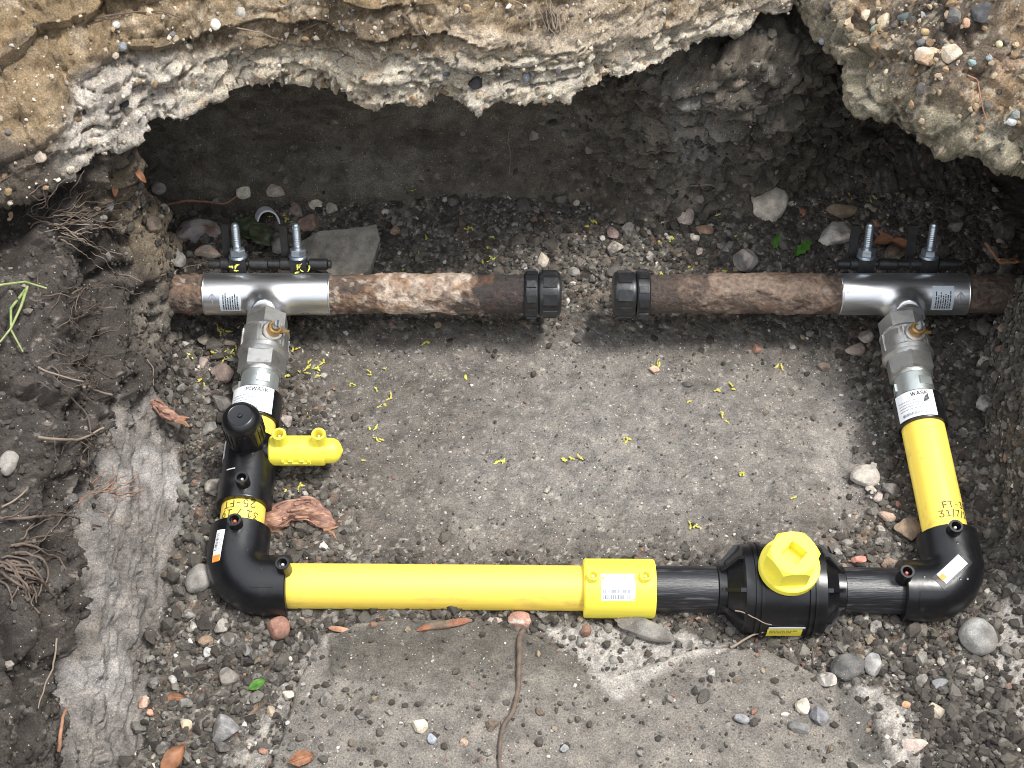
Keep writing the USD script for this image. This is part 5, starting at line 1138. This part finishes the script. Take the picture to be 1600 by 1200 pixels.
tuft('root_tangle', 'fine dark roots hanging in the left corner of the hollow', 'roots', spray(290, 240, -110, -40, 20, 70, 10, .7), .0006, .0004, 'root', .01, .006, 250)
def blade(pts, label):
    P_ = np.array([G(a_, b__, 6)[0] + np.array([0, -.01, .022 + h]) for a_, b__, h in pts]); mm_ = sweep(P_, np.linspace(.0022, .0012, len(P_)), 6); c = mm_.vertices[0].copy(); mm_.vertices -= c
    t_ = put('grass_blade', mm_, M['grass'], smooth=True, label=label, cat='grass blade'); UsdGeom.Xformable(t_).AddTranslateOp().Set(Gf.Vec3d(*map(float, c)))
blade([(-10, 456, 0), (20, 452, .005), (50, 450, .006), (82, 456, 0)], 'long pale green grass blade lying level at the left edge')
blade([(54, 456, .004), (45, 490, .006), (28, 520, .004), (10, 540, 0)], 'green grass blade bending down from the level one')
blade([(50, 458, .002), (28, 490, .004), (28, 520, .002), (46, 552, 0)], 'thin dry grass stalk beside the green blade')

# ------------------------------------------------------------------ fallen blossom, leaves, wood and the plastic ring
BL = [(560, 322, 'behind'), (572, 326, 'behind'), (428, 340, 'behind'), (444, 341, 'behind'), (455, 350, 'behind'), (446, 371, 'behind'), (436, 386, 'behind'), (409, 397, 'behind'), (362, 418, 'clamp'), (366, 426, 'clamp'), (464, 424, 'clamp'), (472, 428, 'clamp'),
 (648, 410, 'behind'), (652, 395, 'behind'), (625, 428, 'behind'), (760, 388, 'behind'), (768, 405, 'behind'), (756, 410, 'behind'), (668, 373, 'behind'), (736, 360, 'behind'), (771, 372, 'behind'), (855, 350, 'behind'), (927, 344, 'behind'), (922, 352, 'behind'), (1036, 384, 'behind'), (1046, 378, 'behind'), (1118, 340, 'behind'), (1150, 375, 'behind'), (1176, 361, 'behind'), (1080, 422, 'behind'), (1032, 431, 'behind'), (1133, 425, 'behind'), (1325, 308, 'behind'), (1371, 312, 'behind'), (1362, 314, 'behind'), (1372, 350, 'behind'), (930, 402, 'behind'),
 (356, 548, 'heap'), (362, 556, 'heap'), (352, 560, 'heap'), (366, 545, 'heap'), (340, 555, 'heap'), (344, 520, 'heap'), (312, 600, 'heap'), (340, 658, 'heap'), (294, 552, 'heap'),
 (452, 586, 'valve'), (466, 582, 'valve'), (482, 570, 'valve'), (497, 575, 'valve'), (504, 590, 'valve'), (461, 545, 'valve'), (508, 568, 'valve'), (474, 584, 'valve'),
 (549, 600, 'floor'), (578, 587, 'floor'), (606, 580, 'floor'), (592, 618, 'floor'), (596, 632, 'floor'), (610, 625, 'floor'), (729, 584, 'floor'), (669, 535, 'floor'), (580, 672, 'floor'), (590, 686, 'floor'), (567, 720, 'floor'), (487, 648, 'floor'), (467, 763, 'floor'), (442, 768, 'floor'), (980, 686, 'floor'), (878, 720, 'floor'), (888, 716, 'floor'), (910, 718, 'floor'), (1144, 606, 'floor'), (1124, 611, 'floor'), (1218, 572, 'floor'), (1158, 743, 'floor'), (1246, 777, 'floor'), (1080, 818, 'floor'), (1086, 822, 'floor'), (1076, 626, 'floor'), (1030, 572, 'floor'), (1127, 654, 'floor'), (785, 722, 'floor'), (640, 300, 'behind')]
BTXT = {'behind': 'shred of yellow blossom on the dark ground behind the iron pipes', 'clamp': 'shred of yellow blossom caught on the left clamp', 'heap': 'shred of yellow blossom on the stones left of the left valve', 'valve': 'shred of yellow blossom right of the left ball valve', 'floor': 'shred of yellow blossom on the compact pit floor'}
for k, (a_, b__, g_) in enumerate(BL):
    r = np.random.default_rng(3000 + k); p, nn = G(a_, b__)
    if g_ == 'clamp': p = U(a_, b__, .030); nn = np.array([0, 0, 1.])
    ms = []
    for _ in range(r.integers(1, 4)):
        an = r.random() * 6.283; L_ = r.uniform(.005, .017) * (.8 if g_ != 'heap' else 1.2); b = r.uniform(-1.2, 1.2); pts = []
        q = np.array([0., 0, .003]) + r.normal(size=3) * [.003, .003, .0006]
        for t in range(5): pts.append(q.copy()); q = q + np.array([math.cos(an + b * t / 4), math.sin(an + b * t / 4), .10 * math.sin(t * 1.6 + an)]) * L_ / 4
        pts = np.array(pts); sn_ = np.linspace(0, 1, 11); pts = np.stack([np.interp(sn_, np.linspace(0, 1, 5), pts[:, k_]) for k_ in range(3)], 1) + r.normal(size=(11, 3)) * [.0004, .0004, .0003]
        mm_ = sweep(pts, .0004 + np.abs(r.normal(size=11)) * .0011 * np.sin(np.pi * (sn_ * .9 + .05)) + .0007 * r.random(), 5); mm_.vertices[:, 2] = (mm_.vertices[:, 2] - .003) * .55 + .003; ms.append(mm_)
    mm_ = cat_mesh(ms); t_ = put('blossom_shred', mm_, M[('petal', 'petal', 'petal_dull', 'petal_green')[int(r.integers(0, 4))]], smooth=True, label=(single_out('shred of yellow blossom', a_, b__) if g_ != 'clamp' else None) or BTXT[g_], cat='blossom', group={'behind': 'yellow blossom behind the iron pipes', 'clamp': 'yellow blossom on the left clamp', 'heap': 'yellow blossom left of the left valve', 'valve': 'yellow blossom right of the left valve', 'floor': 'yellow blossom on the pit floor'}[g_])
    UsdGeom.Xformable(t_).AddTranslateOp().Set(Gf.Vec3d(*map(float, p)))
def leaf(px, py, L_, W_, yaw, m, label, curl=.3, lift=.006, lobes=0, seed=0):
    p, nn = G(px, py); nn = nn * .5 + np.array([0, -.25, .5]); R_ = rotm(nn, yaw); n1, n2 = 22, 11
    u, w_ = np.meshgrid(np.linspace(0, 1, n1), np.linspace(-1, 1, n2), indexing='ij')
    wid = W_ / 2 * np.sin(np.pi * np.clip(u * .96 + .02, 0, 1)) ** .75 * (1 + lobes * .25 * np.sin(u * 22) + .5 * fbm(np.stack([u * 7, np.sign(w_), 0 * u + seed], -1), 3, seed))
    P_ = np.stack([(u - .5) * L_, w_ * wid, curl * L_ * (np.abs(w_) ** 1.5 * .25 - .22 * (u - .5) ** 2 * 2) + .30 * W_ * fbm(np.stack([u * 4, w_ * 2.2, 0 * u + seed], -1), 3, seed)], -1).reshape(-1, 3)
    f = grid_faces(n1, n2); nv = len(P_); th_ = np.array([0, 0, .0006]); Vv = np.vstack([P_, P_ - th_]); Ff = np.vstack([f, f[:, ::-1] + nv])
    mm_ = trimesh.Trimesh(Vv @ R_, Ff, process=False)
    rib_ = sweep(np.stack([(np.linspace(-.6, .5, 12)) * L_, 0 * np.linspace(0, 1, 12), -curl * L_ * .44 * np.linspace(-.5, .5, 12) ** 2 + .0008], 1), np.linspace(.0009, .0003, 12), 5); rib_.vertices = rib_.vertices @ R_
    th = Thing('leaf', label, 'leaf', p + nn / np.linalg.norm(nn) * lift)
    for nme, g_, k_ in (('blade', mm_, m), ('midrib', rib_, m)):
        g_.vertices += th.loc; th.part(nme, g_, M[k_], smooth=True)
leaf(1252, 392, .042, .017, .75, 'leaf', 'bright green leaf behind the right iron pipe near its clamp', .5, .010, 1, 1)
leaf(1212, 380, .030, .014, 1.2, 'leaf', 'dull green leaf left of the bright green leaf', .3, .006, 0, 2)
leaf(393, 366, .058, .040, -.5, 'darkleaf', 'dark green leaf between the left clamp bolts, further back', .25, .026, 0, 3)
leaf(412, 378, .052, .036, -.9, 'darkleaf', 'dark green leaf between the left clamp bolts, nearer the clamp', .2, .030, 0, 4)
leaf(1374, 388, .034, .020, .2, 'brownleaf', 'curled reddish brown leaf behind the first right clamp bolt', .8, .030, 0, 5)
leaf(1405, 394, .040, .018, -.5, 'brownleaf', 'reddish brown leaf between the right clamp bolts', .8, .030, 0, 6)
leaf(402, 1071, .026, .013, .5, 'leaf', 'small green leaf on the rubble below the left elbow', .4, .006, 0, 7)
leaf(274, 1188, .044, .024, 1.0, 'brownleaf', 'dry brown leaf at the bottom edge, left', .8, .010, 0, 8)
leaf(474, 1186, .032, .020, .3, 'brownleaf', 'dry brown leaf at the bottom edge by the mortar lump', .6, .008, 0, 9)
leaf(272, 1092, .032, .012, .1, 'brownleaf', 'dry brown leaf in the rubble by the clay slope', .5, .006, 0, 10)
leaf(178, 298, .022, .009, -1.2, 'brownleaf', 'slim orange leaf upright in the soil below the concrete', .5, .006, 0, 11)
leaf(216, 275, .030, .010, -.7, 'brownleaf', 'orange leaf fragment pointing down the soil pillar', .5, .006, 0, 12)
# twisted lump of reddish root wood
def woodlump(name, label, ctr, r_, seed, z_, split, m='bark'):
    pts = np.array([U(a_, b__, z_ + h) for a_, b__, h in ctr]); s = np.linspace(0, 1, len(pts)); sn = np.linspace(0, 1, 60)
    P_ = np.stack([PchipInterpolator(s, pts[:, k])(sn) for k in range(3)], 1); rad = PchipInterpolator(s, r_)(sn)
    mm_ = sweep(P_, rad, 28); mm_.vertices += mm_.vertex_normals * ((.014 if r_[1] > .012 else .005) * fbm(mm_.vertices * [40, 90, 90], 4, seed) + .004 * fbm(mm_.vertices * 200, 3, seed + 1))[:, None]
    th = Thing(name, label, 'wood', pts[0]); th.part('wood', mm_, M[m], smooth=True)
    r = np.random.default_rng(seed)
    T_ = np.gradient(P_, axis=0); T_ /= np.linalg.norm(T_, axis=1)[:, None]
    for k in range(split):
        i0 = r.integers(0, 40); ln = r.integers(10, 22); an = r.uniform(-1.5, 1.5); ii = np.arange(i0, min(i0 + ln, 59))
        side = np.cross(T_[ii], [0, 0, 1.]); side /= np.linalg.norm(side, axis=1)[:, None]
        q = P_[ii] + (side * math.sin(an) + np.array([0, 0, 1.]) * math.cos(an)) * (rad[ii] * 1.02)[:, None] + .003 * r.normal(size=3) * np.linspace(0, 1, len(ii))[:, None] ** 2
        th.part('bark_strip', sweep(q, np.linspace(.0026, .0008, len(ii)) * r.uniform(.6, 1.3), 5), M[m], smooth=True)
    for _ in range(split):
        an = r.uniform(-.9, .35); L_ = r.uniform(.006, .022); p = P_[-3] + np.array([0, r.uniform(-1, 1) * rad[-3], r.uniform(-.6, .8) * rad[-3]])
        th.part('splinter', sweep(np.array([p - [.006, 0, 0], p + np.array([math.cos(an), math.sin(an), r.uniform(-.2, .1)]) * L_ * .6, p + np.array([math.cos(an), math.sin(an) * 1.3, -.1]) * L_]), [.0030, .0018, .0005], 5), M['orangeroot'])
woodlump('wood_chunk', 'shaggy reddish root chunk bent into an arch right of the left elbow', [(418, 826, -.012), (432, 812, .0), (455, 798, .010), (480, 796, .012), (500, 808, .004), (516, 824, -.010)], [.011, .018, .015, .017, .013, .011], 61, -.022, 22)
p_, n_ = G(258, 640)
woodlump('wood_stub', 'broken reddish root stub on the soil above the clay slope', [(232, 628, .02), (248, 636, .022), (262, 648, .022), (282, 655, .018)], [.006, .0095, .009, .004], 62, p_[2], 7)
# piece of white plastic pipe, a broken ring standing on edge
p_, n_ = G(418, 352); ctr = U(418, 346, p_[2] + .012)
ang = np.linspace(math.radians(-12), math.radians(205), 40); prof_ = []
ro, ri, hw = .0195, .0170, .0105; ax = np.array([.35, -.80, .48]); ax /= np.linalg.norm(ax); uu = np.cross(ax, [0, 0, 1.]); uu /= np.linalg.norm(uu); ww = np.cross(uu, ax); ww *= np.sign(ww[2])
vs = []
for t in ang:
    dr = math.cos(t) * uu + math.sin(t) * ww * 1.25
    for rr_, hh in ((ro, -hw), (ro, hw), (ri, hw), (ri, -hw)): vs.append(ctr + dr * rr_ + ax * hh)
fs = []
for k in range(len(ang) - 1):
    for j in range(4): a_, b__ = k * 4 + j, k * 4 + (j + 1) % 4; fs += [[a_, b__, b__ + 4], [a_, b__ + 4, a_ + 4]]
e = (len(ang) - 1) * 4; fs += [[0, 2, 1], [0, 3, 2], [e, e + 1, e + 2], [e, e + 2, e + 3]]
m = trimesh.Trimesh(np.array(vs) - ctr, fs, process=False); m.fix_normals()
t_ = put('plastic_ring', m, M['pvc'], smooth=35, label='broken white plastic pipe ring standing on edge behind the left clamp', cat='plastic ring'); UsdGeom.Xformable(t_).AddTranslateOp().Set(Gf.Vec3d(*map(float, ctr)))
